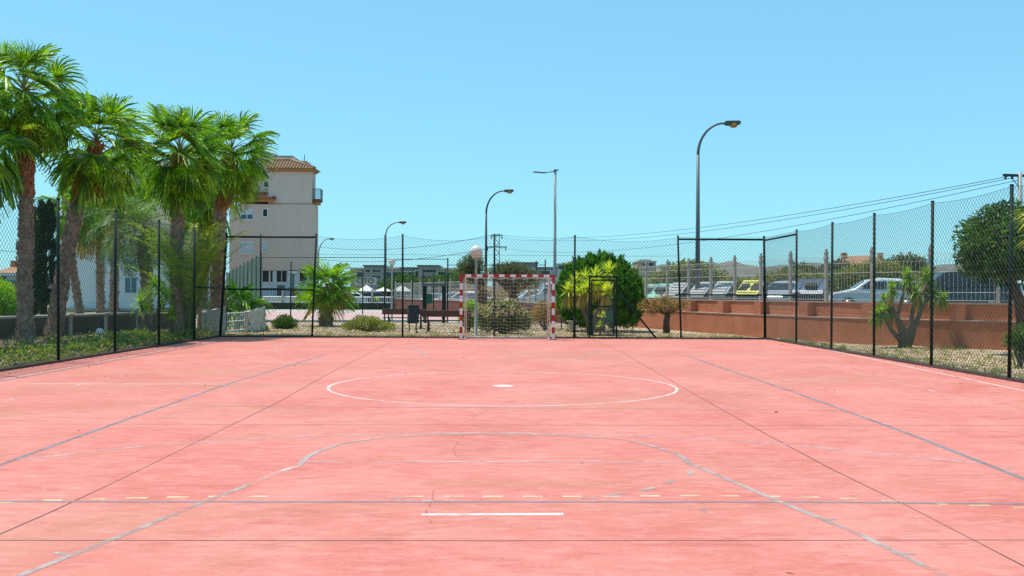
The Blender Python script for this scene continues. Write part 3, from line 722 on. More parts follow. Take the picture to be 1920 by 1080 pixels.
def ribbon(mb, pts, d0, d1, z0, z1):
    a = offs(pts, d0); b_ = offs(pts, d1)
    k = len(pts); V = []
    for i in range(k): V += [(*a[i], z0), (*b_[i], z0), (*b_[i], z1), (*a[i], z1)]
    Fc = []
    for i in range(k-1):
        q = 4*i
        for j in range(4): Fc.append((q+j, q+(j+1) % 4, q+4+(j+1) % 4, q+4+j))
    Fc += [(0, 1, 2, 3), tuple(4*(k-1)+j for j in (3, 2, 1, 0))]
    mb.add(V, Fc)
def dense(pts, step):
    out = []
    for a, b_ in zip(pts, pts[1:]):
        L = math.dist(a, b_); k = max(1, int(L/step))
        for j in range(k): out.append((a[0]+(b_[0]-a[0])*j/k, a[1]+(b_[1]-a[1])*j/k))
    out.append(pts[-1]); return out
wn = smooth(wallN, 5)
near = [p for p in wn if p[1] <= 43.5]; far = [p for p in wn if p[1] >= 43.3]
WALL = thing('retaining_wall', 'terracotta rendered two step retaining wall curving along the gravel bed on the right', 'wall', (0, 0, 0))
mb = MB(); ribbon(mb, near, 0, 0.55, -0.1, 0.74); mb.build('lower_wall', 'terracotta', WALL)
mb = MB(); ribbon(mb, near, -0.02, 0.42, 0.743, 0.775); mb.build('coping', 'coping', WALL)
mb = MB(); ribbon(mb, near, 0.40, 0.66, 0.70, 1.22); mb.build('upper_wall', 'terracotta', WALL)
mb = MB(); ribbon(mb, near, 0.37, 0.69, 1.223, 1.27); mb.build('coping', 'coping', WALL)
mb = MB()
L = 0; nxt = 0.8; nearo = offs(near, 0.27)
PIERS = []
for a, b_ in zip(nearo, nearo[1:]):
    d = math.dist(a, b_)
    while nxt < L+d:
        t = (nxt-L)/d; PIERS.append((a[0]+(b_[0]-a[0])*t, a[1]+(b_[1]-a[1])*t, math.atan2(b_[1]-a[1], b_[0]-a[0]))); nxt += 2.6
    L += d
for x, y, an in PIERS: mb = MB(); mb.box((x, y, .995), (.42, .36, .44), an); mb.build('pier', 'terracotta', WALL)
W2 = thing('boundary_wall', 'brown low boundary wall running behind the far court towards the street', 'wall', (0, 0, 0))
mb = MB(); ribbon(mb, far, 0, 0.3, -0.1, 0.93); mb.build('wall', 'wall_brown', W2)
mb = MB(); ribbon(mb, far, -0.03, 0.33, 0.932, 0.98); mb.build('coping', 'coping', W2)
# white bar fence standing on the walls
WF = thing('bar_fence', 'white vertical bar fence on top of the terracotta wall with capped stone posts', 'fence', (0, 0, 0))
def bar_fence(root, path, z0, z1, pstep, bstep, bar_r, post_w, capn='post', every=1):
    L = 0; nb = 0; np_ = 0.3; bars = MB()
    for a, b_ in zip(path, path[1:]):
        d = math.dist(a, b_); at_ = lambda t: (a[0]+(b_[0]-a[0])*t, a[1]+(b_[1]-a[1])*t)
        while nb < L+d:
            x, y = at_((nb-L)/d); bars.tube([(x, y, z0+.03), (x, y, z1-.25), (x+.03, y-.06, z1-.12), (x, y, z1)], bar_r, 4, False); nb += bstep
        while np_ < L+d:
            x, y = at_((np_-L)/d); an = math.atan2(b_[1]-a[1], b_[0]-a[0]); mb = MB()
            mb.box((x, y, (z0+z1+.1)/2), (post_w, post_w, z1-z0+.1), an)
            mb.box((x, y, z1-.07), (post_w*1.5, post_w*1.5, .06), an); mb.box((x, y, z1+.12), (post_w*1.15, post_w*1.15, .05), an)
            mb.box((x, y, z1+.19), (post_w*.7, post_w*.7, .09), an); mb.build('post', 'stone_post', root); np_ += pstep
        L += d
    bars.build('bars', 'fence_white', root)
    for z in (z0+.06, z0+(z1-z0)*.2, z0+(z1-z0)*.62, z1-.24, z1-.02):
        mb = MB()
        for a, b_ in zip(path, path[1:]): mb.tube([(a[0], a[1], z), (b_[0], b_[1], z)], .006, 4, False)
        mb.build('rail', 'fence_white', root)
bar_fence(WF, offs(near, .53), 1.27, 2.72, 1.82, .12, .0055, .09)
WF2 = thing('bar_fence', 'pale vertical bar fence on the brown boundary wall behind the far court', 'fence', (0, 0, 0))
bar_fence(WF2, offs(far, .15), .98, 2.3, 2.9, .16, .007, .09)

# ================================================================== STREET LAMPS, POLES, WIRES
def street_lamp(label, px, Y, H, hx_, hy_, m_pole, m_low=None, side=1, r=.085, zb=None, arc_px=None, name='street_lamp'):
    b_ = P(px, 540, Y); zb = street_z(b_.x) if zb is None else zb
    root = thing(name, label, 'street lamp', (b_.x, Y, zb), 0, 'curved arm street lamps'); O = Vector((b_.x, Y, zb))
    e = P(hx_, hy_, Y)-O; a = P(px, arc_px, Y)-O
    mb = MB(); mb.tube([(0, 0, 0), (0, 0, .9)], r*1.25, 10); mb.tube([(0, 0, .9), (0, 0, a.z*.5), (0, 0, a.z)], [r*1.1, r*.85, r*.6], 10); mb.build('pole', m_pole, root)
    mb = MB(); pts = [(0, 0, a.z-.02)]
    for k in range(1, 13):
        t = k/12*PI/2; pts.append((e.x*(1-math.cos(t))*1.0, 0, a.z+(e.z-a.z)*math.sin(t)))
    pts.append((e.x*1.02, 0, e.z)); mb.tube(pts, [r*.6-(r*.22)*k/13 for k in range(14)], 8); mb.build('arm', m_pole, root)
    s = math.copysign(1, e.x); q = 1.0; hl = .78
    mb = MB(); mb.prism([(e.x, e.z-.07), (e.x+s*.16, e.z-.11), (e.x+s*hl*.92, e.z-.07), (e.x+s*hl, e.z+.03), (e.x+s*hl*.9, e.z+.12), (e.x+s*.03, e.z+.10)], 'y', -.15, .15); mb.build('lamp_head', 'lamp_head', root, bevel=.03)
    mb = MB(); mb.sphere((e.x+s*hl*.56, 0, e.z-.09), .2, 14, .62); mb.build('lens', 'amber', root)
    return root
street_lamp('tallest curved street lamp, rising behind the recycling containers', 1308, 45, 9, 1358, 231, 'lamp_grey', arc_px=290, r=.12)
street_lamp('dark curved street lamp behind the middle of the goal', 911, 75, 9, 945, 358, 'lamp_dark', arc_px=400, r=.12)
street_lamp('short looking curved street lamp between the small palm and the goal', 723, 100, 9, 748, 417, 'lamp_grey', arc_px=440, r=.11)
street_lamp('farthest curved street lamp, beside the corner of the apartment block', 597, 140, 9, 617, 448, 'lamp_grey', arc_px=478, r=.12)
b_ = P(1040, 540, 58); O = Vector((b_.x, 58, .2)); lamp = thing('street_lamp', 'straight grey lamp pole with a thin flat arm pointing left', 'street lamp', O)
tz = P(1040, 320, 58).z-.2
mb = MB(); mb.tube([(0, 0, 0), (0, 0, 3), (0, 0, tz)], [.12, .10, .075], 10); mb.build('pole', 'lamp_light', lamp)
mb = MB(); e = P(1000, 323, 58)-O; mb.tube([(0, 0, tz-.05), (e.x*.5, 0, tz-.12)], .03, 6); mb.build('arm', 'lamp_grey', lamp)
mb = MB(); mb.box((e.x*.72, 0, (tz-.12+e.z)/2), (abs(e.x)*.56, .3, .05), Matrix.Rotation(-.06*-1, 3, 'Y')); mb.build('lamp_head', 'lamp_grey', lamp)
mb = MB(); mb.box((.05, 0, tz+.03), (.3, .22, .06)); mb.build('cap', 'lamp_grey', lamp)
def globe_lamp(label, px, py_top, Y, rg, zb=0.0):
    t = P(px, py_top, Y); root = thing('globe_lamp', label, 'lamp', (t.x, Y, zb), 0, 'white globe garden lamps')
    zc = t.z-zb-rg
    mb = MB(); mb.lathe((0, 0, 0), [(.11, 0), (.11, .03), (.055, .05), (.05, .9), (.042, zc-rg-.08), (.04, zc-rg)], 12); mb.build('pole', 'lamp_light', root)
    mb = MB(); mb.lathe((0, 0, zc-rg-.06), [(.045, 0), (.10, .03), (.12, .10), (.10, .11)], 14); mb.build('collar', 'lamp_light', root)
    mb = MB(); mb.sphere((0, 0, zc), rg, 24); mb.build('globe', 'globe', root)
globe_lamp('larger white globe lamp on a white pole just behind the goal net', 893, 460, 33.3, .225)
globe_lamp('smaller globe lamp on a thin pole by the far court above the left bench', 735, 484, 52.5, .20)
# small garden globe
t = P(187, 622, 26.5); root = thing('garden_light', 'small white globe light on a short stem among the ground cover left', 'lamp', (t.x, 26.5, 0))
mb = MB(); mb.tube([(0, 0, 0), (0, 0, t.z-.1)], .02, 6); mb.build('stem', 'lamp_grey', root)
mb = MB(); mb.sphere((0, 0, t.z), .105, 16); mb.build('globe', 'globe', root)
# lattice pylon
Yp = 200; b_ = P(931, 540, Yp); pyl = thing('pylon', 'lattice power pylon with cross arms far behind the goal', 'pylon', (b_.x, Yp, 0))
ztop = P(931, 438, Yp).z; mb = MB(); w0, w1 = .75, .5
for k in range(14):
    z0 = ztop*k/14; z1 = ztop*(k+1)/14; a = w0+(w1-w0)*k/14; c = w0+(w1-w0)*(k+1)/14
    for sx, sy in ((-1, -1), (1, -1), (1, 1), (-1, 1)): mb.tube([(sx*a, sy*a, z0), (sx*c, sy*c, z1)], .07, 4)
    s = 1 if k % 2 else -1
    for sy in (-1, 1): mb.tube([(-s*a, sy*a, z0), (s*c, sy*c, z1)], .045, 4); mb.tube([(sy*a, -s*a, z0), (sy*c, s*c, z1)], .045, 4)
mb.build('tower', 'lamp_grey', pyl)
for zz, hw_ in ((P(931, 441, Yp).z, 1.2), (P(931, 463, Yp).z, 2.1)):
    mb = MB(); mb.box((0, 0, zz), (hw_*2, .2, .22)); mb.build('cross_arm', 'lamp_grey', pyl)
    for s in (-1, 1): mb = MB(); mb.tube([(s*hw_*.9, 0, zz), (s*hw_*.9, 0, zz-.8)], .10, 6); mb.build('insulator', 'lamp_dark', pyl)
Yr = 62; b_ = P(1912, 540, Yr); pole = thing('utility_pole', 'tall utility pole with a cross arm behind the tree at the right edge', 'utility pole', (b_.x, Yr, .7))
mb = MB(); zt = P(1912, 322, Yr).z-.7; mb.tube([(0, 0, 0), (0, 0, zt)], [.2, .14], 10); mb.build('pole', 'lamp_light', pole)
mb = MB(); mb.box((-.1, 0, zt-.25), (2.0, .14, .16), Matrix.Rotation(.03, 3, 'Y')); mb.tube([(0, 0, zt-1.1), (-.6, 0, zt-.3)], .03, 5); mb.build('cross_arm', 'lamp_dark', pole)
for x in (-.95, -.5, .7): mb = MB(); mb.lathe((x, 0, zt-.5), [(.03, 0), (.09, .05), (.05, .1), (.09, .15), (.03, .2)], 8); mb.build('insulator', 'lamp_dark', pole)
for k, (px, py, qx, qy) in enumerate(((1890, 331, 928, 439), (1896, 334, 934, 441), (1908, 338, 926, 463))):
    a = P(px, py, Yr); b2 = P(qx, qy, Yp); mb = MB(); cable(mb, a, b2, .02, [2.1, 2.4, 2.6][k], 40, 4)
    o = mb.build('power_line', 'lamp_dark'); tag(o, ['topmost power line sagging from the right edge pole to the pylon', 'middle power line between the right edge pole and the pylon', 'lowest power line between the right edge pole and the pylon'][k], 'power line', 'overhead power lines')
for k, (qy, ex, ey) in enumerate(((439, 540, 452), (463, 520, 473))):
    a = P(929, qy, Yp); b2 = P(ex, ey, 300); mb = MB(); cable(mb, a, b2, .05, 3, 30, 4)
    tag(mb.build('power_line', 'lamp_dark'), ['upper power line running left from the pylon over the far roofs', 'lower power line running left from the pylon over the far roofs'][k], 'power line', 'overhead power lines')

# ================================================================== BENCHES, BIN, FRAME
def bench(label, x, y, L_, rz, wood='wood_dark', leg='cast'):
    root = thing('park_bench', label, 'bench', (x, y, 0), rz, 'park benches on the gravel')
    mb = MB()
    for k in range(3): mb.box((0, -.17+k*.145, .44), (L_, .125, .035))
    mb.build('seat', wood, root)
    mb = MB()
    for k in range(1): mb.box((0, .27+.02*k, .70+k*.0), (L_, .035, .24), Matrix.Rotation(-.15, 3, 'X'))
    mb.build('backrest', wood, root)
    for s in (-1, 1):
        mb = MB(); xx = s*L_*.36
        mb.tube([(xx, -.24, 0), (xx, -.17, .25), (xx, -.2, .415)], .028, 6); mb.tube([(xx, .34, 0), (xx, .2, .24), (xx, .2, .42), (xx, .30, .82)], .028, 6)
        mb.tube([(xx, -.2, .405), (xx, .21, .405)], .024, 6); mb.tube([(xx, -.17, .25), (xx, 0, .32), (xx, .2, .24)], .02, 6); mb.build('leg', leg, root)
    return root
bench('dark wooden bench partly hidden by the litter bin', P(758, 600, 40).x, 40.3, 1.85, R(180))
bench('brown wooden bench beside the left goalpost', P(838, 600, 36.6).x, 36.6, 1.95, R(178))
bench('dark wooden bench behind the right half of the goal net', P(1022, 600, 41).x, 40.8, 1.9, R(176))
mb = MB(); wb = thing('stone_bench', 'pale backless stone bench beside the round cypress and the gate', 'bench', (P(1098, 610, 35).x, 37.4, 0))
mb.box((0, 0, .40), (1.0, .42, .07)); mb.build('seat', 'stone', wb, bevel=.015)
for s in (-1, 1): mb = MB(); mb.prism([(s*.42, 0), (s*.30, 0), (s*.27, .25), (s*.16, .365), (s*.42, .365)], 'y', -.16, .16); mb.build('leg', 'stone', wb)
p = G(795, 621); bn = thing('litter_bin', 'dark grey litter bin tilted on a two legged stand in front of the benches', 'litter bin', (P(774, 600, 36.0).x, 36.0, 0), R(12))
mb = MB(); mb.prism([(-.20, .34), (.20, .34), (.235, .98), (-.175, 1.0)], 'y', -.17, .17); bb = mb.build('container', 'bin_grey', bn, bevel=.025)
mb = MB(); mb.box((.03, -.0, 1.005), (.46, .38, .03)); mb.build('rim', 'bin_grey', bn)
for s in (-1, 1): mb = MB(); mb.tube([(s*.13, 0, .8), (s*.13, 0, .12), (s*.15, -.05, 0)], .022, 6); mb.box((s*.15, -.04, .01), (.13, .2, .02)); mb.build('leg', 'cast', bn)
# green entrance frame of the far court
fx0, fx1 = P(799, 560, 46).x, P(830, 560, 46).x; Yf = 47.6
fr = thing('entrance_frame', 'dark green door frame with a small box at the edge of the far court', 'gate', (P(797, 560, Yf).x, Yf, 0))
fw = P(832, 560, Yf).x-P(797, 560, Yf).x; fh = P(800, 534, Yf).z
for x in (0, fw): mb = MB(); mb.box((x, 0, fh/2), (.16, .12, fh)); mb.build('post', 'dark_green_paint', fr)
mb = MB(); mb.box((fw/2, 0, fh), (fw+.35, .2, .13)); mb.build('lintel', 'lamp_grey', fr)
M['green_box'] = mat('green_box', (0.01, 0.10, 0.075), .5, .2)
mb = MB(); mb.box((.22, -.1, P(800, 560, Yf).z), (.30, .12, .48)); mb.build('letter_box', 'green_box', fr)
# green cabinet behind the gate
p = P(1141, 575, 35.6); gb = thing('utility_cabinet', 'dark teal green cabinet standing behind the gate', 'cabinet', (p.x, 35.6, 0))
mb = MB(); mb.box((0, 0, .78), (.42, .32, .72)); mb.build('body', 'green_box', gb, bevel=.01)
mb = MB(); mb.box((0, -.168, .80), (.36, .02, .52)); mb.build('door', 'green_box', gb)
mb = MB(); mb.box((0, 0, 1.165), (.46, .36, .03)); mb.build('lid', 'lamp_dark', gb)
for s in (-1, 1): mb = MB(); mb.box((s*.17, 0, .22), (.05, .05, .44)); mb.build('leg', 'lamp_dark', gb)
# ---- far court fence: posts, cross wires, windscreen panel
fc = thing('court_fence', 'thin dark post fence round the far court behind the benches', 'fence', (0, 48.3, 0)); O = Vector((0, 48.3, 0))
def fpost(px, pt, pb, Y, r=.035):
    a = P(px, pb, Y); t = P(px, pt, Y); z0 = max(0, a.z) if a.z < 3 else 0
    mb = MB(); mb.tube([Vector((a.x, Y, 0))-O, Vector((a.x, Y, t.z))-O], r, 6); return mb.build('post', 'dark_green_paint', fc)
for px, pt in ((488, 438), (721, 440), (839, 484), (545, 490)): fpost(px, pt, 604, 48.4)
for px, pt in ((680, 506), (738, 508), (773, 506), (793, 505), (813, 503), (835, 503), (1005, 489), (1022, 487)): fpost(px, pt, 575, 66 if px < 900 else 56, .04)
for a, b_, y in ((488, 721, 483), (721, 839, 486), (488, 839, 602), (839, 1022, 497)):
    mb = MB(); q0 = P(a, y, 48.4); q1 = P(b_, y, 48.4); mb.tube([q0-O, q1-O], .018 if y < 600 else .04, 5); mb.build('rail', 'dark_green_paint', fc)
M['screen'] = mat('screen_green', (0.10, 0.17, 0.13), .9, .3, 1.5)
ws = thing('windscreen_fence', 'tall green windscreen fence panels receding beside the apartment block', 'fence', (0, 0, 0))
q0 = P(489, 560, 50); q1 = P(425, 560, 62)
zt0 = P(489, 479, 50).z; zt1 = P(425, 513, 62).z
mb = MB(); k = 9
for i in range(k):
    a = i/k+.006; c = (i+1)/k-.006
    A = [q0.lerp(q1, a), q0.lerp(q1, c)]
    mb.add([(A[0].x, A[0].y, .2), (A[1].x, A[1].y, .2), (A[1].x, A[1].y, zt0+(zt1-zt0)*c), (A[0].x, A[0].y, zt0+(zt1-zt0)*a),
            (A[0].x+.02, A[0].y, .2), (A[1].x+.02, A[1].y, .2), (A[1].x+.02, A[1].y, zt0+(zt1-zt0)*c), (A[0].x+.02, A[0].y, zt0+(zt1-zt0)*a)],
           [(0, 1, 2, 3), (4, 5, 6, 7), (0, 1, 5, 4), (3, 2, 6, 7), (0, 3, 7, 4), (1, 2, 6, 5)])
mb.build('screen', 'screen', ws)
for i in range(k+1):
    A = q0.lerp(q1, i/k); mb = MB(); mb.tube([(A.x, A.y, 0), (A.x, A.y, zt0+(zt1-zt0)*i/k+.1)], .04, 6); mb.build('post', 'dark_green_paint', ws)
# ---- low dark wall with white railing behind far court
M['hedge_wall'] = mat('green_wall', (0.05, 0.065, 0.04), .9, .35, 1.5)
lw = thing('low_wall', 'low dark green wall carrying a white railing behind the far court', 'wall', (0, 84.5, 0))
x0_, x1_ = P(488, 575, 84.5).x, -9.0
mb = MB(); mb.bx(x0_, x1_, -.15, .15, 0, P(600, 568, 84.5).z); mb.build('wall', 'hedge_wall', lw)
zr = P(600, 568, 84.5).z
for z in (zr+.03, zr+.52): mb = MB(); mb.tube([(x0_, 0, z), (x1_, 0, z)], .05, 5); mb.build('rail', 'white', lw)
mb = MB(); k = 60
for i in range(k+1): x = x0_+(x1_-x0_)*i/k; mb.tube([(x, 0, zr), (x, 0, zr+.5)], .025, 4)
mb.build('bars', 'white', lw)
for i in range(0, 7): x = x0_+(x1_-x0_)*i/6; mb = MB(); mb.box((x, 0, zr+.6), (.16, .16, 1.2)); mb.build('post', 'stone_post', lw)
# ---- garden railing at left, stone piers and white picket gate
A = G(-60, 656); A = Vector((-14.6, 25.5)); B = Vector((-12.3, 35.0))
gr = thing('garden_railing', 'low garden railing with a pale top rail behind the left palms', 'railing', (0, 0, 0))
mb = MB(); z = .72
def onl(t): return A+(B-A)*t
for t0, t1 in ((-.35, .08), (.16, .30), (.34, 1.0)): mb.tube([(*onl(t0), z), (*onl(t1), z)], .045, 6)
mb.build('top_rail', 'lamp_light', gr)
mb = MB(); mb.tube([(*onl(-.35), .12), (*onl(1), .12)], .02, 4)
for i in range(90): q = onl(-.35+1.35*i/89); mb.tube([(*q, 0), (*q, z-.04)], .009, 4, False)
mb.build('bars', 'lamp_dark', gr)
for t in (-.2, -.02, .16, .34, .52, .70, .88, 1.0): mb = MB(); mb.box((*onl(t), .38), (.09, .09, .76)); mb.box((*onl(t), .74), (.17, .17, .07)); mb.build('post', 'stone_post', gr)
gw_ = thing('sunken_wall', 'dark weathered low wall below the railing of the left garden', 'wall', (0, 0, 0))
n_ = Vector((-1.9, -.2)); mb = MB(); a = A+n_*1.1; b_ = B+n_*1.1; ribbon(mb, [tuple(a-(b_-a)*.6), tuple(b_), tuple(b_+(b_-a)*.6)], 0, .2, 0, .62); M['dark_wall'] = mat('dark_wall', (.15, .105, .08), .95, .5, 3, .4); mb.build('wall', 'dark_wall', gw_)
def rough_pier(label, p0, p1, h0, h1):
    r_ = random.Random(int(p0[0]*100)); mb = MB(); nx_, nz_ = 14, 10; d = Vector((p1[0]-p0[0], p1[1]-p0[1], 0)); nr = Vector((-d.y, d.x, 0)).normalized()*.11
    for s in (-1, 1):
        V = []; Fc = []
        for j in range(nz_+1):
            for i in range(nx_+1):
                t = i/nx_; h = (h0+(h1-h0)*t+.04*math.sin(t*9)); q = Vector((p0[0], p0[1], 0))+d*t+nr*s*(1+r_.uniform(-.35, .35)); V.append((q.x, q.y, h*j/nz_))
        for j in range(nz_):
            for i in range(nx_): a = j*(nx_+1)+i; Fc.append((a, a+1, a+nx_+2, a+nx_+1))
        mb.add(V, Fc)
    q = [Vector((p0[0], p0[1], 0)), Vector((p1[0], p1[1], 0))]
    mb.add([q[0]-nr*.8+Vector((0, 0, h0-.02)), q[1]-nr*.8+Vector((0, 0, h1-.02)), q[1]+nr*.8+Vector((0, 0, h1-.02)), q[0]+nr*.8+Vector((0, 0, h0-.02)), q[0]-nr*.8, q[1]-nr*.8, q[1]+nr*.8, q[0]+nr*.8], [(0, 1, 2, 3), (0, 3, 7, 4), (1, 2, 6, 5)])
    tag(mb.build('stone_pier', 'rough_white'), label, 'wall', 'rough white stone piers beside the picket gate')
p1_ = P(381, 600, 32.6); p2_ = P(413, 600, 33.4); rough_pier('rough white stone pier at the court corner, left of the white picket gate', (p1_.x, 32.6), (p2_.x+.1, 33.4), .82, .98)
p3_ = P(462, 600, 35.4); p4_ = P(493, 600, 37.2); rough_pier('rough white stone pier right of the white picket gate beside the gravel', (p3_.x, 35.4), (p4_.x, 37.2), .78, .92)
pg = thing('picket_gate', 'white wire picket gate between two rough stone piers', 'gate', (p2_.x+.15, 33.5, 0)); O = Vector(pg.location); E = Vector((p3_.x-.05, 35.3, 0))-O
mb = MB()
for i in range(11): q = E*(i/10); mb.tube([(q.x, q.y, .05), (q.x, q.y, .78)], .013, 5)
mb.build('bars', 'white', pg)
for z in (.12, .45, .74): mb = MB(); mb.tube([(0, 0, z), (E.x, E.y, z)], .017, 5); mb.build('rail', 'white', pg)

# ================================================================== PALMS
def pline(pts, Y): return [tuple(P(a, b_, Y)) for a, b_ in pts]
def palm_at(name, label, px, Y, r0, r1, L, Lp, nf, seed, **k):
    pts = [P(a, b_, Y) for a, b_ in px]; g = Vector((pts[0].x, Y, 0)); pts = [g]+pts[1:]
    return fan_palm(name, label, g, pts, r0, r1, L, Lp, nf, seed, **k)
GP = 'tall fan palms in the left garden'
palm_at('fan_palm', 'tallest fan palm nearest the left edge, thick straight trunk', [(48, 650), (46, 500), (50, 380), (45, 182)], 26.5, .185, .16, .86, .86, 46, 11, group=GP, old=1, boots=1000, low=-1.15, droop=.18, dead=3, up=1.54)
palm_at('fan_palm', 'fan palm whose leaning trunk has bright brown leaf bases, second from the left edge', [(98, 650), (120, 500), (146, 380), (180, 275)], 28, .20, .155, .95, .90, 42, 12, group=GP, old=3, boots=1000, low=-1.15, droop=.16, dead=3, up=1.5)
palm_at('fan_palm', 'fan palm with the densest crown, in the middle of the left group', [(330, 620), (331, 500), (333, 400), (337, 295)], 31, .185, .165, .92, .85, 54, 13, group=GP, old=1, boots=900, low=-1.25, droop=.15, dead=4, up=1.54)
palm_at('fan_palm', 'fan palm closest to the apartment block, thick dark trunk above the picket gate', [(408, 612), (408, 520), (412, 400), (434, 292)], 33.5, .24, .18, .90, .82, 44, 14, group=GP, old=2, boots=900, low=-1.15, droop=.2, dead=3, up=1.5)
palm_at('fan_palm', 'fan palm only partly in view at the left edge of the picture', [(-45, 655), (-45, 400), (-38, 270)], 25.5, .185, .16, .85, .95, 36, 15, group=GP, old=1, boots=200, low=-1.2, droop=.28)
palm_at('fan_palm', 'slender fan palm behind, straight bare trunk between the leaning palm and the first corner posts', [(189, 606), (188, 500), (186, 400)], 44, .18, .15, 1.0, .85, 26, 16, group=GP, old=6, boots=300, low=-1.1)
palm_at('fan_palm', 'slender fan palm behind with a trunk curving left at its base', [(153, 600), (143, 540), (132, 470), (136, 400)], 42, .17, .14, .9, .7, 22, 17, group=GP, old=3, boots=200, low=-.9)
palm_at('fan_palm', 'dark fan palm standing behind the densest palm, its trunk by the pale wall', [(380, 605), (382, 500), (378, 360)], 38, .19, .16, .9, .85, 30, 19, group=GP, old=2, boots=200, low=-1.2)
palm_at('fan_palm', 'fan palm behind the leaning palm, filling the gap before the dense crown', [(213, 605), (215, 500), (232, 345)], 40, .18, .15, .95, .85, 26, 20, group=GP, old=3, boots=200, low=-1.1)
palm_at('fan_palm', 'short stout fan palm with a yellowing leaf standing on the gravel', [(612, 612), (612, 580), (613, 548)], 43, .27, .20, .95, .6, 32, 21, group=None, old=3, boots=500, low=-.40, dead=0, droop=.08)
palm_at('fan_palm', 'small green fan palm behind the white picket gate', [(445, 606), (445, 600), (444, 585)], 37, .12, .10, .85, .55, 22, 22, old=2, boots=40, low=-.35, dead=0)
# date-like feathery palm
def feather_palm(name, label, px, Y, r0, r1, L, n, seed, m='date', nl=34, ll=.4, arch=1.7, el0=1.35, el1=-.5, lw=.02, cat='palm tree'):
    rng = np.random.default_rng(seed); rr = random.Random(seed); pts = [P(a, b_, Y) for a, b_ in px]; g = Vector((pts[0].x, Y, 0)); pts[0] = g
    root = thing(name, label, cat, g); rel = [p-g for p in pts]; mb = MB(); out, rad = palm_trunk(mb, rel, r0, r1, rr); add_boots(mb, out, rad, rr, 250, .05, 1, r0*.45); mb.build('trunk', 'palm_bark', root)
    parts = []; rb = MB()
    for i in range(n):
        t = (i+.5)/n; el = el0+(el1-el0)*t; pp, V, Fq = pinnate(np.array(rel[-1]), i*2.39996, el, L*rr.uniform(.85, 1.1), rng, nl, ll, lw, arch*(.5+.5*t)); parts.append((V, Fq, 0)); rb.tube(pp[::3], [.02, .014, .01, .007, .004], 4, False)
    V, Fs = merge(parts); np_build('crown', V, Fs, m, root); rb.build('rachis', 'petiole', root); return root
feather_palm('feather_palm', 'feathery grey green palm with drooping fronds between the left fence posts', [(272, 612), (275, 520), (262, 425)], 34, .22, .18, 2.2, 46, 31, arch=2.3, el0=1.2, el1=-.7, lw=.032, ll=.45)
# areca clump
def clump(label, px, Y, n, L, seed):
    rng = np.random.default_rng(seed); rr = random.Random(seed); g = Vector((P(px, 600, Y).x, Y, 0)); root = thing('areca_palm', label, 'palm tree', g)
    parts = []; st = MB()
    for i in range(n):
        a = rr.uniform(0, 2*PI); r_ = rr.uniform(0, .28); c = (r_*math.cos(a), r_*math.sin(a), rr.uniform(.3, 1.6)); st.tube([(c[0], c[1], 0), c], [.03, .025], 5, False)
        az = a+rr.uniform(-.5, .5); el = rr.uniform(1.18, 1.52)
        pp, V, Fq = pinnate(c, az, el, L*rr.uniform(.7, 1.1), rng, 44, .45, .036, rr.uniform(.5, 1.3), .4); parts.append((V, Fq, 0)); st.tube(pp[::3], [.02, .015, .011, .008, .004], 4, False)
    V, Fs = merge(parts); np_build('frond', V, Fs, 'bamboo', root); st.build('stem', 'petiole', root)
clump('tall pale green feathery palm clump inside the left fence corner', 352, 31.3, 40, 2.8, 41)
# leaning yucca family -------------------------------------------------
def yucca_tree(name, label, Y, stems, heads, m, seed, trunk_m='bark_grey', L=.42, n=90, W=.035, skirt=0, cat='plant', elev=(-.5, 1.5), group=None, px0=None, droop=.22):
    rng = np.random.default_rng(seed); rr = random.Random(seed); x0 = P(stems[0][0][0], 600, Y).x if px0 is None else P(px0, 600, Y).x
    g = Vector((x0, Y, 0)); root = thing(name, label, cat, g, 0, group); mb = MB()
    for st in stems:
        pts = [P(a[0], a[1], Y+(a[3] if len(a) > 3 else 0))-g for a in st]; pts[0].z = max(0, pts[0].z) if pts[0].z > .15 else 0
        mb.tube(pts, [a[2] for a in st], 9, True, .12, rr)
    mb.build('trunk', trunk_m, root); pr = []; sk = []
    for h in heads:
        c = P(h[0], h[1], Y+(h[3] if len(h) > 3 else 0))-g; s = h[2]
        V, f = swords(c, None, int(n), L*s, W, rng, droop=droop, elev=elev); pr.append((V, f, 0))
        if skirt: V, f = swords(c-Vector((0, 0, .08*s)), None, int(n*skirt), L*s*.8, W, rng, droop=.9, elev=(-1.3, -.3)); sk.append((V, f, 0))
    V, Fs = merge(pr); np_build('leaf_head', V, Fs, m, root)
    if sk: V, Fs = merge(sk); np_build('dry_skirt', V, Fs, 'skirt', root)
    return root
yucca_tree('yucca', 'yellow green multi headed yucca tree in front of the round cypress beside the gate', 34.6,
    [[(1106, 622, .09), (1099, 595, .07), (1086, 565, .055), (1078, 545, .04)], [(1108, 622, .08), (1117, 590, .06), (1128, 565, .05), (1138, 546, .035)], [(1099, 595, .05), (1102, 570, .04), (1102, 545, .03)], [(1117, 592, .04), (1132, 560, .035), (1142, 520, .03)], [(1086, 567, .04), (1074, 556, .035), (1068, 548, .03)]],
    [(1066, 545, .95), (1078, 530, 1.0, .3), (1097, 522, 1.0, .1), (1117, 519, 1.0, .3), (1141, 511, 1.15, .1), (1138, 547, 1.0, -.5), (1100, 541, .95, -.4), (1121, 535, .9, -.1), (1088, 548, .85, -.5)], 'yucca', 51, L=.48, n=75, W=.055, skirt=.45, droop=.04, elev=(-.6, 1.5))
yucca_tree('yucca', 'tiny yucca rosette growing on the gravel behind the gate bars', 35, [[(1125, 622, .03), (1125, 612, .03)]], [(1125, 608, .6), (1119, 588, .55, .2), (1131, 590, .5, .1)], 'yucca', 52, L=.4, n=60)
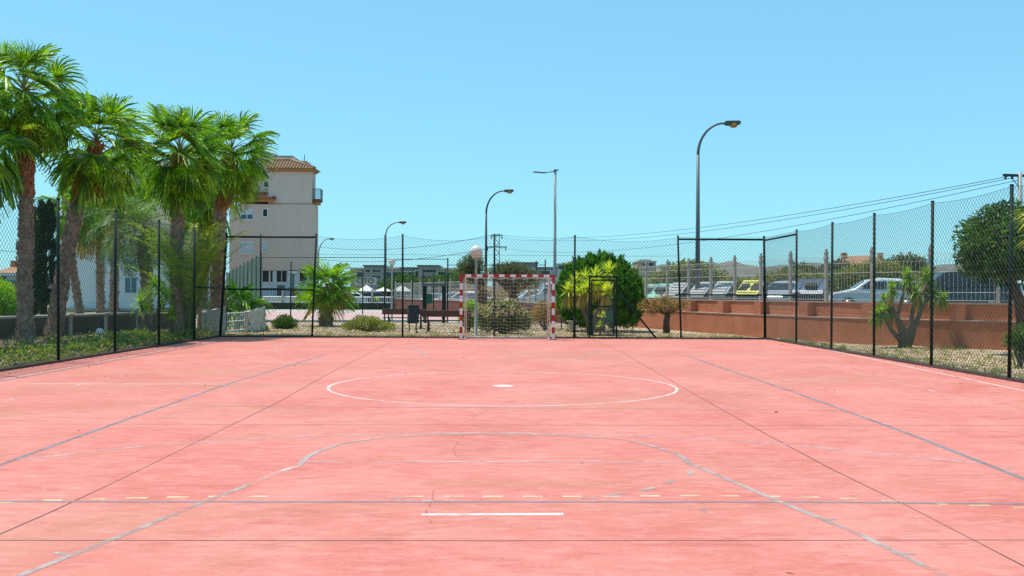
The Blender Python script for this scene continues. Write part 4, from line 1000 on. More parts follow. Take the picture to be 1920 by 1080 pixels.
yucca_tree('yucca', 'bright green yucca rosettes against the left fence beside the feathery palm', 30.5, [[(290, 640, .09), (296, 600, .08), (300, 555, .06)], [(290, 640, .07), (272, 590, .05), (264, 572, .04)]], [(300, 545, 1.35), (290, 535, 1.2, .3), (312, 560, 1.1, -.2), (263, 568, 1.1), (275, 580, .9), (305, 575, .9, .2), (322, 590, .9)], 'yucca_green', 53, L=.5, n=80, W=.04)
yucca_tree('yucca', 'many stemmed yucca with drooping leaf heads on the gravel before the terracotta wall', 26.8,
    [[(1697, 645, .17), (1695, 625, .12), (1682, 597, .07), (1672, 575, .05)], [(1700, 645, .13), (1707, 615, .085), (1711, 585, .06), (1716, 560, .045)], [(1702, 645, .11), (1716, 610, .07), (1726, 585, .055), (1742, 556, .045)], [(1692, 642, .08), (1672, 620, .06), (1662, 600, .05), (1652, 590, .04)], [(1682, 597, .06), (1690, 565, .045), (1700, 530, .035)], [(1716, 572, .045), (1730, 550, .04), (1738, 527, .035)], [(1672, 578, .045), (1668, 560, .04), (1672, 548, .035)]],
    [(1700, 520, 1.0), (1738, 518, 1.05, .2), (1716, 548, .95, -.2), (1750, 552, 1.0), (1768, 560, .8, .2), (1724, 560, .8, .3), (1652, 584, .95), (1668, 586, .85, .3), (1642, 592, .85, -.1), (1672, 544, .9), (1658, 562, .75, .3), (1742, 530, .8, .1), (1702, 530, .8, .1)], 'date_mid', 54, trunk_m='bark_grey', L=.37, n=105, W=.05, skirt=.2, elev=(-1.2, 1.4), droop=.12)
yucca_tree('yucca', 'sprig of spiky yellow green leaves entering at the right edge', 15.4, [[(1965, 700, .10), (1960, 500, .09), (1955, 410, .08)]], [(1952, 395, 1.0), (1950, 440, .8), (1985, 380, 1.0)], 'yucca', 55, L=.52, n=90, W=.035)

# ================================================================== TREES AND SHRUBS
def cypress(label, px, Y, py_top, py_bot, wpx, seed, m='cypress', n=26000, shape=None, loc_extra=None, sz=.17):
    rng = np.random.default_rng(seed); g = Vector((P(px, 600, Y).x, Y, 0)); zt = P(px, py_top, Y).z; z0 = max(0.05, P(px, py_bot, Y).z); hw_ = wpx*Y/F/2
    root = thing('cypress', label, 'tree', g); H = zt-z0; sp = 1.0
    shape = shape or (lambda t: math.sin(min(1, t*1.0+.0)*PI)**.5)
    npl = n//90; n = npl*90
    tp = rng.random(npl)**.85; ap = rng.uniform(0, 2*PI, npl); k_ = np.array([shape(x) for x in tp])*hw_
    rp = k_*(1-.10*rng.random(npl)**2)+.03*rng.normal(size=npl); rp = np.maximum(rp, .02)
    pc = np.stack([rp*np.cos(ap), rp*np.sin(ap), z0+H*tp], 1); ax = np.stack([np.cos(ap)*.35, np.sin(ap)*.35, np.full(npl, 1.0)], 1)+rng.normal(size=(npl, 3))*.14
    pl = sz*rng.uniform(1.4, 2.6, npl); u_ = rng.random((npl, 90))**.8; spr = (.15*(1-u_)**.7+.02)[..., None]*pl[:, None, None]
    inward = -np.stack([np.cos(ap), np.sin(ap), 0*ap], 1)*.10
    p = (pc[:, None]+ax[:, None]*(u_*pl[:, None])[..., None]+inward[:, None]+rng.normal(size=(npl, 90, 3))*spr).reshape(-1, 3)
    p[:, 2] = np.maximum(p[:, 2], .03); d = np.repeat(ax, 90, 0)+rng.normal(size=(n, 3))*.35
    sz = sz*.85
    V, f = blades(p, d, sz*rng.uniform(.6, 1.5, n), sz*.28*rng.uniform(.7, 1.3, n), rng); np_build('crown', V, [(f, 0)], m, root)
    mb = MB(); mb.tube([(0, 0, 0), (0, 0, H*.5), (0, 0, z0+H*.92)], [hw_*.13, hw_*.09, .02], 8)
    rr = random.Random(seed)
    for i in range(26): a = i*2.4; zz = z0+H*(.05+.8*i/26); q = hw_*.75*shape(min(.98, (zz-z0)/H)); mb.tube([(0, 0, zz), (math.cos(a)*q*.6, math.sin(a)*q*.6, zz+q*.4), (math.cos(a)*q, math.sin(a)*q, zz+q*.9)], [.04, .025, .01], 5, False)
    mb.build('trunk', 'bark', root); return root
def egg(t): return (1-abs(2*(t**.80)-1.0)**2.6)**.5 if 0 < t < 1 else .02
cypress('large round clipped cypress beside the gate, bright green on top', 1125, 38.3, 499, 618, 154, 61, n=52000, shape=lambda t: max(.02, (1-abs((t-.34)/.66)**2.4)**.52 if t > .34 else (.86+.14*math.sin(t/.34*PI/2))), sz=.19)
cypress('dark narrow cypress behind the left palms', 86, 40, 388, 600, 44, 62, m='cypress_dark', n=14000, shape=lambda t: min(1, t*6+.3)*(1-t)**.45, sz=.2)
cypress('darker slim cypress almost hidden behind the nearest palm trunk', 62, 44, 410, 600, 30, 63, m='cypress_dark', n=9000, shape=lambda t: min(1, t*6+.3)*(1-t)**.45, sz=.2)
def shrub(name, label, px, pyb, Y, blobs, m, seed, n=2600, L=.10, W=.035, cat='shrub', flowers=None, sz=.8, shell=.35, up=.35, zmin=.02):
    """blobs: (px, py, radius m, dy)"""
    rng = np.random.default_rng(seed); rr = random.Random(seed); g = Vector((P(px, 600, Y).x, Y, 0)); root = thing(name, label, cat, g)
    cs = [tuple(P(b_[0], b_[1], Y+(b_[3] if len(b_) > 3 else 0))-g) for b_ in blobs]; rs = [b_[2] for b_ in blobs]
    mb = MB()
    for c, r_ in zip(cs, rs):
        for k in range(4):
            e = Vector(c)+Vector((rr.uniform(-1, 1), rr.uniform(-1, 1), rr.uniform(-.2, 1)))*r_*.6; mb.tube([(rr.uniform(-.06, .06), rr.uniform(-.06, .06), 0), Vector((e.x*.6, e.y*.6, e.z*.45)), e], [.018, .012, .006], 4, False)
    mb.build('stem', 'bark_grey', root)
    leaf_cloud('foliage', cs, rs, n, L, W, m, rng, root, shell, sz, up, zmin=zmin)
    if flowers:
        fm, fnn, fs = flowers; p, d = cluster_pts(rng, cs, [r_*1.02 for r_ in rs], fnn*6, .92, sz); keep = (p[:, 2] > np.median([c[2] for c in cs])+.05); p = p[keep][:fnn]; d = d[keep][:fnn]
        pp = np.repeat(p, 4, 0)+rng.normal(size=(len(p)*4, 3))*.03; V, f = blades(pp, rng.normal(size=pp.shape)+np.array([0, 0, .4]), fs, fs*.8, rng); np_build('flower', V, [(f, 0)], fm, root)
    return root
shrub('oleander', 'wide oleander bush with pale pink blossoms behind the goal net', 942, 622, 35.2, [(918, 598, .50), (942, 592, .62), (968, 597, .52), (932, 575, .40, .2), (955, 578, .40, -.2), (980, 603, .38), (905, 590, .38, .1), (948, 607, .5, -.1), (912, 611, .3), (975, 611, .3)], 'oleander', 71, 9500, .13, .028, flowers=('petal', 420, .055), sz=.85, shell=.25, up=.8)
shrub('shrub', 'low sprawling olive green shrub in front of the small benches', 690, 620, 36.8, [(665, 610, .32), (688, 607, .42), (710, 612, .38), (652, 613, .25), (728, 614, .28), (676, 600, .28, .2), (700, 601, .26, -.1)], 'shrub_olive', 72, 4200, .13, .022, sz=.6, shell=.2, up=.8)
shrub('shrub', 'small round dark green shrub on the gravel near the far court', 533, 618, 39.5, [(533, 607, .42), (522, 609, .28), (545, 608, .3), (533, 601, .28)], 'bush', 73, 3000, .13, .03, shell=.2, up=.8)
shrub('shrub', 'lime green shrub beside the left goalpost', 879, 615, 37, [(878, 588, .32), (883, 575, .28), (874, 600, .28), (884, 602, .3)], 'lime', 74, 2600, .15, .04, shell=.2, up=.6)
shrub('shrub', 'low brownish shrub behind the right bench of the goal', 1022, 615, 39, [(1012, 590, .4), (1028, 592, .42), (1020, 575, .35), (1000, 596, .35), (1035, 580, .3)], 'dry', 75, 3400, .10, .03, shell=.2)
shrub('shrub', 'small dark shrub with a few yellow leaves at the right edge before the wall', 1912, 655, 19.5, [(1912, 632, .26), (1900, 640, .2), (1922, 650, .24), (1925, 625, .25)], 'bush', 76, 1500, .09, .03, shell=.1)
shrub('shrub', 'pale green leafy shrub behind the low railing at the left edge', 12, 600, 36, [(5, 560, .75), (30, 575, .5), (-20, 550, .8), (10, 590, .7), (34, 595, .45)], 'lime', 77, 6500, .16, .05, shell=.3)
def tree(name, label, px, Y, trunk, blobs, m, seed, n=6000, L=.12, W=.04, r0=.12, bark='bark', sz=.75, shell=.35, depth=2, group=None):
    rng = np.random.default_rng(seed); rr = random.Random(seed); g = Vector((P(px, 600, Y).x, Y, 0)); root = thing(name, label, 'tree', g, 0, group)
    mb = MB(); tp = [P(a, b_, Y)-g for a, b_ in trunk]; tp[0].z = 0; mb.tube(tp, [r0*(1.15-.45*i/len(tp)) for i in range(len(tp))], 9, True, .12, rr)
    cs = [P(b_[0], b_[1], Y+(b_[3] if len(b_) > 3 else 0))-g for b_ in blobs]
    for c, b_ in zip(cs, blobs):
        s_ = tp[-1]; md = s_.lerp(c, .5)+Vector((rr.uniform(-.1, .1), rr.uniform(-.1, .1), rr.uniform(0, .15)))
        mb.tube([s_, md, c], [r0*.5, r0*.33, r0*.18], 6, False, .1, rr)
        for k in range(5):
            e = c+Vector((rr.uniform(-1, 1), rr.uniform(-1, 1), rr.uniform(-.6, 1)))*b_[2]*.8; mb.tube([c.lerp(md, rr.random()*.5), c.lerp(e, .5)+Vector((0, 0, .04)), e], [r0*.16, r0*.1, .006], 4, False)
    mb.build('trunk', bark, root)
    leaf_cloud('crown', [tuple(c) for c in cs], [b_[2] for b_ in blobs], n, L, W, m, rng, root, shell, sz, .25); return root
tree('small_tree', 'small tree with withered yellow brown leaves on the gravel right of the cypress', 1250, 36.3, [(1250, 620), (1249, 603), (1252, 590)], [(1243, 572, .42), (1228, 574, .36), (1258, 570, .38), (1215, 568, .28), (1243, 560, .32, .2), (1270, 575, .30), (1222, 586, .22), (1256, 583, .25), (1207, 574, .25), (1284, 571, .25)], 'dry', 81, 2600, .10, .03, .12, shell=.1, sz=.7)
tree('broadleaf_tree', 'dense dark green tree with a clipped flat underside behind the right fence', 1918, 24.5, [(1925, 640), (1915, 570), (1896, 530)], [(1830, 445, .55), (1850, 430, .6, .3), (1880, 415, .6), (1905, 425, .6, -.3), (1822, 470, .42), (1822, 490, .42), (1850, 475, .6, -.4), (1880, 470, .7), (1910, 465, .6), (1840, 500, .45), (1870, 505, .5, .2), (1900, 500, .5), (1835, 430, .35), (1935, 440, .7), (1930, 490, .6), (1868, 395, .22), (1900, 400, .4), (1850, 455, .6, .6), (1890, 450, .7, -.7)], 'tree_leaf', 82, 13000, .15, .055, .15, shell=.15, sz=.85)
tree('olive_tree', 'bushy grey green olive tree with thick brown limbs behind the left half of the goal', 905, 44, [(905, 600), (903, 575), (905, 548)], [(875, 495, .42), (888, 487, .45), (868, 505, .38), (886, 508, .45, .3), (897, 500, .35), (880, 520, .4), (900, 520, .3)], 'olive', 83, 5200, .15, .026, .28, shell=.15)
tree('olive_tree', 'broad low olive tree spreading behind the right half of the goal', 966, 46, [(960, 600), (965, 575), (962, 553)], [(935, 508, .5), (955, 503, .5), (970, 505, .5, .3), (985, 512, .45), (945, 515, .4), (1005, 518, .35), (920, 515, .4), (975, 530, .5), (995, 532, .4)], 'olive', 84, 6400, .15, .026, .26, shell=.15)
shrub('shrub', 'tangle of bare brown twigs and limbs under the olive trees behind the goal', 935, 600, 43, [(925, 545, .4), (945, 550, .4), (985, 548, .5), (905, 545, .4), (1000, 545, .4)], 'dry', 85, 500, .10, .02, shell=.1)
# ---- ground cover, left garden: one mass nobody could count
rng = np.random.default_rng(9); n = 7500
px_ = rng.uniform(BX0-3.6, BX0-.25, n*2); py_ = rng.uniform(15, 33.5, n*2)
dens = .5+.5*np.sin(px_*2.3+np.sin(py_*1.1)*2)*np.sin(py_*1.7+px_); band = np.exp(-((px_-(BX0-1.5))/1.2)**2); k = rng.random(n*2) < (.12+.9*dens*band); px_, py_ = px_[k][:n], py_[k][:n]
p = np.stack([px_, py_, rng.uniform(0, .22, len(px_))*(.4+dens[k][:n])], 1)
d = rng.normal(size=p.shape)*.7+np.array([0, 0, .8]); V, f = blades(p, d, rng.uniform(.07, .17, len(p)), rng.uniform(.035, .07, len(p)), rng, droop=.2)
tag(np_build('ground_cover', V, [(f, 0)], 'ivy'), 'leafy green ground cover creeping along the foot of the left fence', 'ground cover', kind='stuff')
# ---- loose stones
def stones(name, label, areas, n, m, seed, s0=.02, s1=.05):
    rng = np.random.default_rng(seed); oc = np.array([(1, 0, 0), (0, 1, 0), (-1, 0, 0), (0, -1, 0), (0, 0, .7), (0, 0, -.3)], float); ff = np.array([(0, 1, 4), (1, 2, 4), (2, 3, 4), (3, 0, 4), (1, 0, 5), (2, 1, 5), (3, 2, 5), (0, 3, 5)])
    P_ = []
    for (x0, x1, y0, y1, w_) in areas: k = int(n*w_); P_.append(np.stack([rng.uniform(x0, x1, k), rng.uniform(y0, y1, k), np.full(k, -.012)], 1))
    P_ = np.concatenate(P_); k = len(P_); s = rng.uniform(s0, s1, k); a = rng.uniform(0, 2*PI, k); V = oc[None]*s[:, None, None]*(1+rng.uniform(-.3, .3, (k, 6, 1)))
    x = V[..., 0]*np.cos(a)[:, None]-V[..., 1]*np.sin(a)[:, None]*.7; y = V[..., 0]*np.sin(a)[:, None]+V[..., 1]*np.cos(a)[:, None]*.7
    V = np.stack([x, y, V[..., 2]], -1)+P_[:, None]; f = (np.arange(k)*6)[:, None, None]+ff[None]
    tag(np_build(name, V.reshape(-1, 3), [(f.reshape(-1, 3), 0)], m), label, 'gravel', kind='stuff')
M['pebble'] = leaf_mat('pebble', (.20, .13, .075), (.54, .41, .26), 0, .95, spec=.1)
stones('gravel_stones', 'loose pale stones of the gravel beds behind both fences', [(BX1+.15, 12.3, 14, 28, .45), (-10.2, 8.8, BY+.15, 36, .40), (BX1+.15, 10, 26, 32, .08), (-10, 5, 36, 45, .12)], 26000, 'pebble', 4)
stones('garden_rocks', 'scattered stones in the soil at the foot of the left palms', [(BX0-1.6, BX0-.3, 15, 26, 1)], 90, 'bark_grey', 6, .05, .18)
rng = np.random.default_rng(77); tc = []
for (x0, x1, y0, y1, k) in ((BX1+.1, BX1+.5, 14, 31, 60), (BX1+.3, 13, 15, 28, 70), (-10, 9, BY+.1, BY+.5, 90), (-10, 7, BY+.5, 44, 80), (BX0-.5, BX0-.1, 14, 31, 80)): tc.append(np.stack([rng.uniform(x0, x1, k), rng.uniform(y0, y1, k), np.zeros(k)], 1))
tc = np.concatenate(tc); tb = np.repeat(tc, 22, 0)+rng.normal(size=(len(tc)*22, 3))*np.array([.05, .05, 0]); td = rng.normal(size=tb.shape)*.45+np.array([0, 0, 1.0])
V, f = blades(tb, td, rng.uniform(.05, .2, len(tb)), .012, rng, droop=.2); tag(np_build('dry_grass', V, [(f, 0)], 'shrub_olive'), 'dry weeds and grass tufts sprouting from the gravel and along the fence feet', 'grass', kind='stuff')

# ================================================================== APARTMENT BLOCK
M['render_wall'] = mat('render_wall', (0.70, 0.54, 0.45), 0.9, 0.10, 0.5, 0.3, 40)
M['render_white'] = mat('render_white', (0.72, 0.74, 0.76), 0.9, 0.08, 0.5, 0.2, 40)
M['frame_white'] = mat('frame_white', (0.75, 0.75, 0.73), 0.5, 0.05)
M['blind'] = mat('blind', (0.72, 0.76, 0.78), 0.6, 0.1, 20)
M['dark_void'] = mat('dark_void', (0.035, 0.028, 0.025), 0.6, 0.3)
YB = 90.0
for k_ in ('render_wall', 'render_white'):      # rain streaks and patched plaster
    q_m = M[k_]; n = q_m.node_tree; pb = [x for x in n.nodes if x.type == 'BSDF_PRINCIPLED'][0]; src = pb.inputs['Base Color'].links[0].from_socket
    st = ramp(n, noise(n, 1.4, 7, 0.75, coords(n, (2.2, 2.2, 0.16))), [(0.52, (0, 0, 0)), (0.75, (0.45,)*3)])
    n.links.new(mix(n, src, (0.44, 0.33, 0.27), st), pb.inputs['Base Color'])
ap = thing('apartment_block', 'beige apartment block with a tiled hip roof and small balcony beyond the palms', 'building', (P(430, 540, YB).x, YB, 0)); AO = Vector(ap.location)
def bX(px): return P(px, 450, YB).x-AO.x
def bZ(py, px=520): return P(px, py, YB).z
def pt_(name, m, boxes, parent=ap, bevel=0):
    mb = MB()
    for b_ in boxes: mb.bx(*b_)
    return mb.build(name, m, parent, bevel=bevel)
xl, xr = bX(430), bX(594); z_ = bZ
pt_('wall', 'render_wall', [(xl, xr-.25, 0, 2.0, z_(506), z_(383)), (xl, -19.6-AO.x, 2.003, 14, z_(506), z_(383))])
pt_('wall', 'render_wall', [(bX(502), bX(584), .12, 1.9, z_(383)+.003, z_(316))])
pt_('wall', 'render_wall', [(bX(440), bX(502)-.003, 1.6, 12, z_(383)+.004, z_(300))])
pt_('stair_tower', 'render_wall', [(bX(478), bX(508), 1.2, 6, z_(299), z_(285)), (bX(508)+.01, bX(541), 1.4, 5, z_(299), z_(289)), (bX(541)+.01, bX(567), 1.6, 4, z_(299), z_(296.5))])
pt_('parapet_cap', 'lamp_dark', [(bX(477), bX(508), 1.15, 6.05, z_(285)+.003, z_(284)), (bX(508)+.02, bX(542), 1.35, 5.05, z_(289)+.003, z_(288))])
mb = MB(); mb.tube([(bX(560), 2.5, z_(296)), (bX(560), 2.5, z_(283))], .035, 5); mb.build('antenna', 'lamp_dark', ap)
pt_('ground_floor', 'render_white', [(xl, xr-.45, .35, 1.95, 0, z_(506)-.003), (xl, -19.8-AO.x, 1.953, 13.5, 0, z_(506)-.003)])
pt_('string_course', 'cornice', [(bX(502), bX(585), .06, .118, z_(383)-.02, z_(381.3))])
# cornice and tiled hip roof
def tiled(parent, x0, x1, y0, y1, z0, z1, hip0, hip1, m='tile_roof', step=.26):
    """front slope rising from y0 (eave) to y1 (ridge line), hipped on the right by hip1"""
    mb = MB(); xm0, xm1 = x0+hip0, x1-hip1
    mb.add([(x0, y0, z0), (x1, y0, z0), (xm1, y1, z1), (xm0, y1, z1)], [(0, 1, 2, 3)]); mb.add([(x1, y0, z0), (x1, y1*2-y0, z0), (xm1, y1, z1)], [(0, 1, 2)])
    mb.add([(x0, y0, z0), (x0, y1*2-y0, z0), (xm0, y1, z1)], [(0, 1, 2)]); mb.add([(x0, y1*2-y0, z0), (x1, y1*2-y0, z0), (xm1, y1, z1), (xm0, y1, z1)], [(0, 1, 2, 3)])
    k = int((x1-x0)/step)
    for i in range(k+1):
        x = x0+(x1-x0)*i/k; t = 1.0
        if x < xm0: t = (x-x0)/hip0
        if x > xm1: t = (x1-x)/hip1
        if t < .06: continue
        n_ = 7
        for j in range(n_):
            a = t*j/n_; c = t*(j+1)/n_
            mb.tube([(x, y0-.03+(y1-y0)*a, z0+.045+(z1-z0)*a), (x, y0+(y1-y0)*c, z0+.01+(z1-z0)*c)], [.085, .07], 6, True)
    if hip1: mb.tube([(x1, y0, z0+.05), (xm1, y1, z1+.05)], .11, 6)
    mb.tube([(xm0, y1, z1+.04), (xm1, y1, z1+.04)], .11, 6)
    return mb.build('roof', m, parent)
pt_('cornice', 'cornice', [(bX(500), bX(590), -.25, 2.1, z_(319), z_(316.2))]); pt_('cornice', 'cornice', [(bX(501.5), bX(587), -.1, 2.0, z_(321.5), z_(319)-.003)])
tiled(ap, bX(498), bX(592), -.45, 1.1, z_(316), z_(297), .4, 2.6)
pt_('cornice', 'cornice', [(bX(444), bX(514), -.30, 1.6, z_(378.5), z_(374))])
tiled(ap, bX(444), bX(516), -.40, 1.45, z_(374), z_(360.5), .02, .25, 'tile_brown')
# balcony at right corner
bal = pt_('balcony', 'tile_brown', [(bX(583), bX(599), .3, 1.5, z_(377), z_(372))]); pt_('corbel', 'cornice', [(bX(583), bX(596), .5, 1.4, z_(383)+.03, z_(377)-.003)], bal)
mb = MB()
for i in range(10): x = bX(585)+(bX(599)-bX(585))*i/9; mb.tube([(x, .33, z_(372)), (x, .33, z_(353))], .018, 4)
for i in range(6): y = .33+1.15*i/5; mb.tube([(bX(599), y, z_(372)), (bX(599), y, z_(353))], .018, 4)
mb.tube([(bX(585), .33, z_(353)), (bX(599), .33, z_(353)), (bX(599), 1.48, z_(353))], .03, 5); mb.build('railing', 'lamp_dark', bal)
mb = MB(); mb.tube([(bX(586), .3, z_(352)), (bX(586), .25, z_(335))], .03, 5); mb.build('downpipe', 'lamp_light', ap)
def window(parent, px, py, w_, h, panes=2, m='glass_blue', y=0, shutter=None):
    x = bX(px); z = z_(py, px); fr_ = MB(); t = .07
    fr_.bx(x-w_/2-t, x+w_/2+t, y-.045, y-.003, z+h/2, z+h/2+t); fr_.bx(x-w_/2-t, x+w_/2+t, y-.045, y-.003, z-h/2-t, z-h/2)
    for sx in (-1, 1): fr_.bx(x+sx*(w_/2+t/2)-t/2, x+sx*(w_/2+t/2)+t/2, y-.044, y-.003, z-h/2+.001, z+h/2-.001)
    for k in range(1, panes): fr_.bx(x-w_/2+w_*k/panes-.03, x-w_/2+w_*k/panes+.03, y-.04, y-.003, z-h/2+.002, z+h/2-.002)
    f = fr_.build('window', 'frame_white', parent); mb = MB(); mb.bx(x-w_/2+.004, x+w_/2-.004, y-.02, y-.002, z-h/2+.004, z+h/2-.004); mb.build('pane', m, f)
    if shutter:
        mb = MB(); k = int(h*shutter/.09)
        for i in range(k): zz = z+h/2-.045-i*.09; mb.bx(x-w_/2+.03, x+w_/2-.03, y-.038, y-.024, zz-.036, zz+.036)
        mb.build('blind', 'blind', f)
    mb = MB(); mb.bx(x-w_/2-.12, x+w_/2+.12, y-.11, y-.004, z-h/2-t-.06, z-h/2-t-.002); mb.build('sill', 'frame_white', f)
window(ap, 463, 402, 1.05, .85, 2, 'glass_blue', shutter=.55); window(ap, 497, 399, .38, .66, 1, 'glass')
window(ap, 463, 464, 1.2, 1.0, 1, 'glass_blue', shutter=1.0); window(ap, 497, 462, .42, .85, 1, 'glass_blue', shutter=1.0)
window(ap, 491, 342, .4, .5, 1, 'glass', y=1.6)
window(ap, 497, 518, .6, 1.05, 1, 'dark_void', y=.35); window(ap, 508, 518, .22, 1.05, 1, 'dark_void', y=.35); window(ap, 527, 518, .95, 1.05, 2, 'dark_void', y=.35); window(ap, 568, 518, .7, .9, 1, 'dark_void', y=.35)
pt_('door', 'lamp_grey', [(bX(519), bX(533), .28, .348, .05, z_(535))])
mb = MB(); mb.tube([(bX(549), .25, 0), (bX(549), .25, z_(506))], .07, 6); mb.build('downpipe', 'lamp_grey', ap)
for px_a in (541, 577): pt_('air_conditioner', 'frame_white', [(bX(px_a), bX(px_a)+.8, -.02, .34, z_(513), z_(506)-.1)])
pt_('brick_pier', 'brick_trim', [(bX(551), bX(561), -.6, -.1, .1, z_(543))])
mb = MB()
for i in range(34): x = bX(478)+(bX(590)-bX(478))*i/33; mb.tube([(x, -1.2, .5), (x, -1.2, z_(541))], .02, 4)
mb.tube([(bX(478), -1.2, z_(541)), (bX(590), -1.2, z_(541))], .035, 5); mb.tube([(bX(478), -1.2, z_(557)), (bX(590), -1.2, z_(557))], .035, 5); mb.build('terrace_railing', 'lamp_dark', ap)
pt_('terrace', 'render_white', [(bX(478), bX(594), -1.4, .34, 0, z_(557)-.05)])
# left wing (nearer, behind the palms)
YW = 74.0; O = Vector((P(104, 540, YW).x, YW, 0)); wg = thing('apartment_wing', 'long pale apartment wing behind the left palms with orange corner trim', 'building', O)
def wX(px): return P(px, 450, YW).x-O.x
def wZ(py, px=260): return P(px, py, YW).z
mb = MB(); mb.bx(wX(136), -25.3-O.x, 0, 13, wZ(477), wZ(318)); mb.bx(-25.297-O.x, wX(408), 0, 1.2, wZ(477), wZ(330)); mb.build('wall', 'render_wall', wg)
mb = MB(); mb.bx(wX(118), -25.5-O.x, .15, 12.8, 0, wZ(477)-.003); mb.bx(-25.497-O.x, wX(407), .15, 1.1, 0, wZ(477)-.003); mb.build('ground_floor', 'render_white', wg)
mb = MB(); mb.bx(wX(158), wX(300), .8, 10, wZ(318)+.003, wZ(296)); mb.build('stair_tower', 'render_wall', wg)
mb = MB(); mb.bx(wX(104), wX(119), 1.0, 8, 0, wZ(285)); mb.bx(wX(122), wX(134), .6, 8, 0, wZ(352)); mb.build('pilaster', 'brick_trim', wg)
mb = MB(); mb.bx(wX(134)+.003, wX(136)-.003, .9, 6, 0, wZ(330)); mb.build('return_wall', 'render_wall', wg)
mb = MB(); mb.bx(wX(110), wX(408), -.5, .14, 0, wZ(578)); mb.build('plinth', 'stone', wg)
for px, py, w_, h in ((245, 535, 1.0, 1.3), (345, 430, 1.1, 1.1), (225, 420, 1.1, 1.1), (300, 540, .9, 1.2)):
    x = wX(px); z = wZ(py, px); mb = MB(); mb.bx(x-w_/2, x+w_/2, (.10 if py > 500 else -.05), (.147 if py > 500 else -.003), z-h/2, z+h/2); f = mb.build('window', 'frame_white', wg)
    for s in (-1, 1): mb = MB(); yy = .10 if py > 500 else -.05; mb.bx(x+s*w_*.23-w_*.2, x+s*w_*.23+w_*.2, yy-.02, yy-.003, z-h*.44, z+h*.44); mb.build('pane', 'glass_blue', f)
# ================================================================== FAR BUILDINGS
M['concrete'] = mat('concrete', (0.30, 0.30, 0.31), 0.9, 0.15, .1); M['far_beige'] = mat('far_beige', (0.48, 0.36, 0.26), .9, .15, .1); M['far_white'] = mat('far_white', (.62, .58, .52), .9, .1, .1); M['orange_roof'] = mat('orange_roof', (.50, .26, .14), .9, .3, .5)
def block(name, label, Y, vols, wins=(), group=None, depth=12):
    x0 = P(vols[0][0], 540, Y).x; root = thing(name, label, 'building', (x0, Y, 0), 0, group)
    for (a, b_, t, m, dy) in vols:
        mb = MB(); xa, xb = P(a, 500, Y).x-x0, P(b_, 500, Y).x-x0; zt = P((a+b_)/2, t, Y).z; mb.bx(xa, xb, dy, dy+depth, 0, zt); w = mb.build('wall', m, root)
        mb = MB(); mb.bx(xa-.25, xb+.25, dy-.25, dy+depth+.25, zt+.003, zt+.35); mb.build('roof_edge', 'lamp_grey' if m == 'concrete' else 'far_white', root)
    for (px, py, w_, h, dy) in wins:
        q = P(px, py, Y); mb = MB(); mb.bx(q.x-x0-w_/2, q.x-x0+w_/2, dy-.12, dy-.01, q.z-h/2, q.z+h/2); f = mb.build('window', 'frame_white', root)
        mb = MB(); mb.bx(q.x-x0-w_*.44, q.x-x0+w_*.44, dy-.17, dy-.13, q.z-h*.42, q.z+h*.42); mb.build('pane', 'glass', f)
    return root
block('modern_building', 'long grey modern three storey building seen through the fence left of the goal', 200,
    [(655, 683, 504.5, 'far_beige', 1.5), (683, 719, 500, 'concrete', 0), (719, 752, 504, 'far_beige', 1.2), (752, 784, 504, 'concrete', .6), (784, 822, 500, 'concrete', 0), (822, 862, 505, 'far_beige', 1.5)],
    [(672, 516, 1.6, 1.6, 1.5), (690, 508, 1.2, .7, 0), (706, 508, 2.2, .6, 0), (706, 519, 2.2, .6, 0), (706, 530, 2.2, .6, 0), (728, 517, 1.2, 1.8, 1.2), (740, 517, 1.2, 1.8, 1.2), (750, 517, 1.4, 1.8, 1.2), (759, 517, 1, 1.8, .6), (771, 516, 1.2, 1.6, .6), (783, 517, 1.2, 2.4, .6), (783, 526, 1.2, 2, .6), (798, 508, 2, .6, 0), (798, 519, 2, .6, 0), (812, 508, 1.6, .6, 0), (828, 516, 2.2, 1.6, 1.5), (845, 516, 1.4, 1.4, 1.5)])
block('industrial_hall', 'low dark grey flat roofed hall on the skyline behind the goal', 260, [(925, 985, 497, 'far_beige', 2), (962, 1008, 494, 'concrete', 0), (1000, 1046, 503, 'concrete', 1)], [(975, 504, 3, .9, 0), (1020, 512, 4, 1.5, 1)])
block('white_house', 'small white house with balconies between the goal crossbar and the skyline', 190, [(968, 1004, 507, 'far_white', 0)], [(973, 513, 1, 1.2, 0), (982, 513, 1, 1.2, 0), (991, 513, 1, 1.2, 0), (1000, 513, 1, 1.2, 0)])
block('white_house', 'pale house on the skyline just left of the round cypress', 290, [(1044, 1070, 496, 'far_white', 0), (1066, 1082, 492, 'far_beige', 1.2)], [(1052, 501, 1.6, 1.4, 0), (1060, 501, 1.6, 1.4, 0)])
block('white_house', 'brown grey house on the skyline just right of the round cypress', 300, [(1196, 1230, 491, 'far_beige', 0), (1202, 1222, 488, 'far_beige', 1.5)], [(1210, 496, 1.8, 1.4, 0), (1221, 496, 1.8, 1.4, 0)])
block('white_house', 'low pale row of houses on the ridge between the lamp and the first white post', 310, [(1240, 1262, 498, 'far_white', 0), (1262, 1290, 500, 'far_beige', 1), (1290, 1335, 493, 'far_beige', 1.6)], [(1248, 503, 2, 1.2, 0), (1303, 499, 1.6, 1.2, 1.6), (1318, 499, 1.6, 1.2, 1.6)])
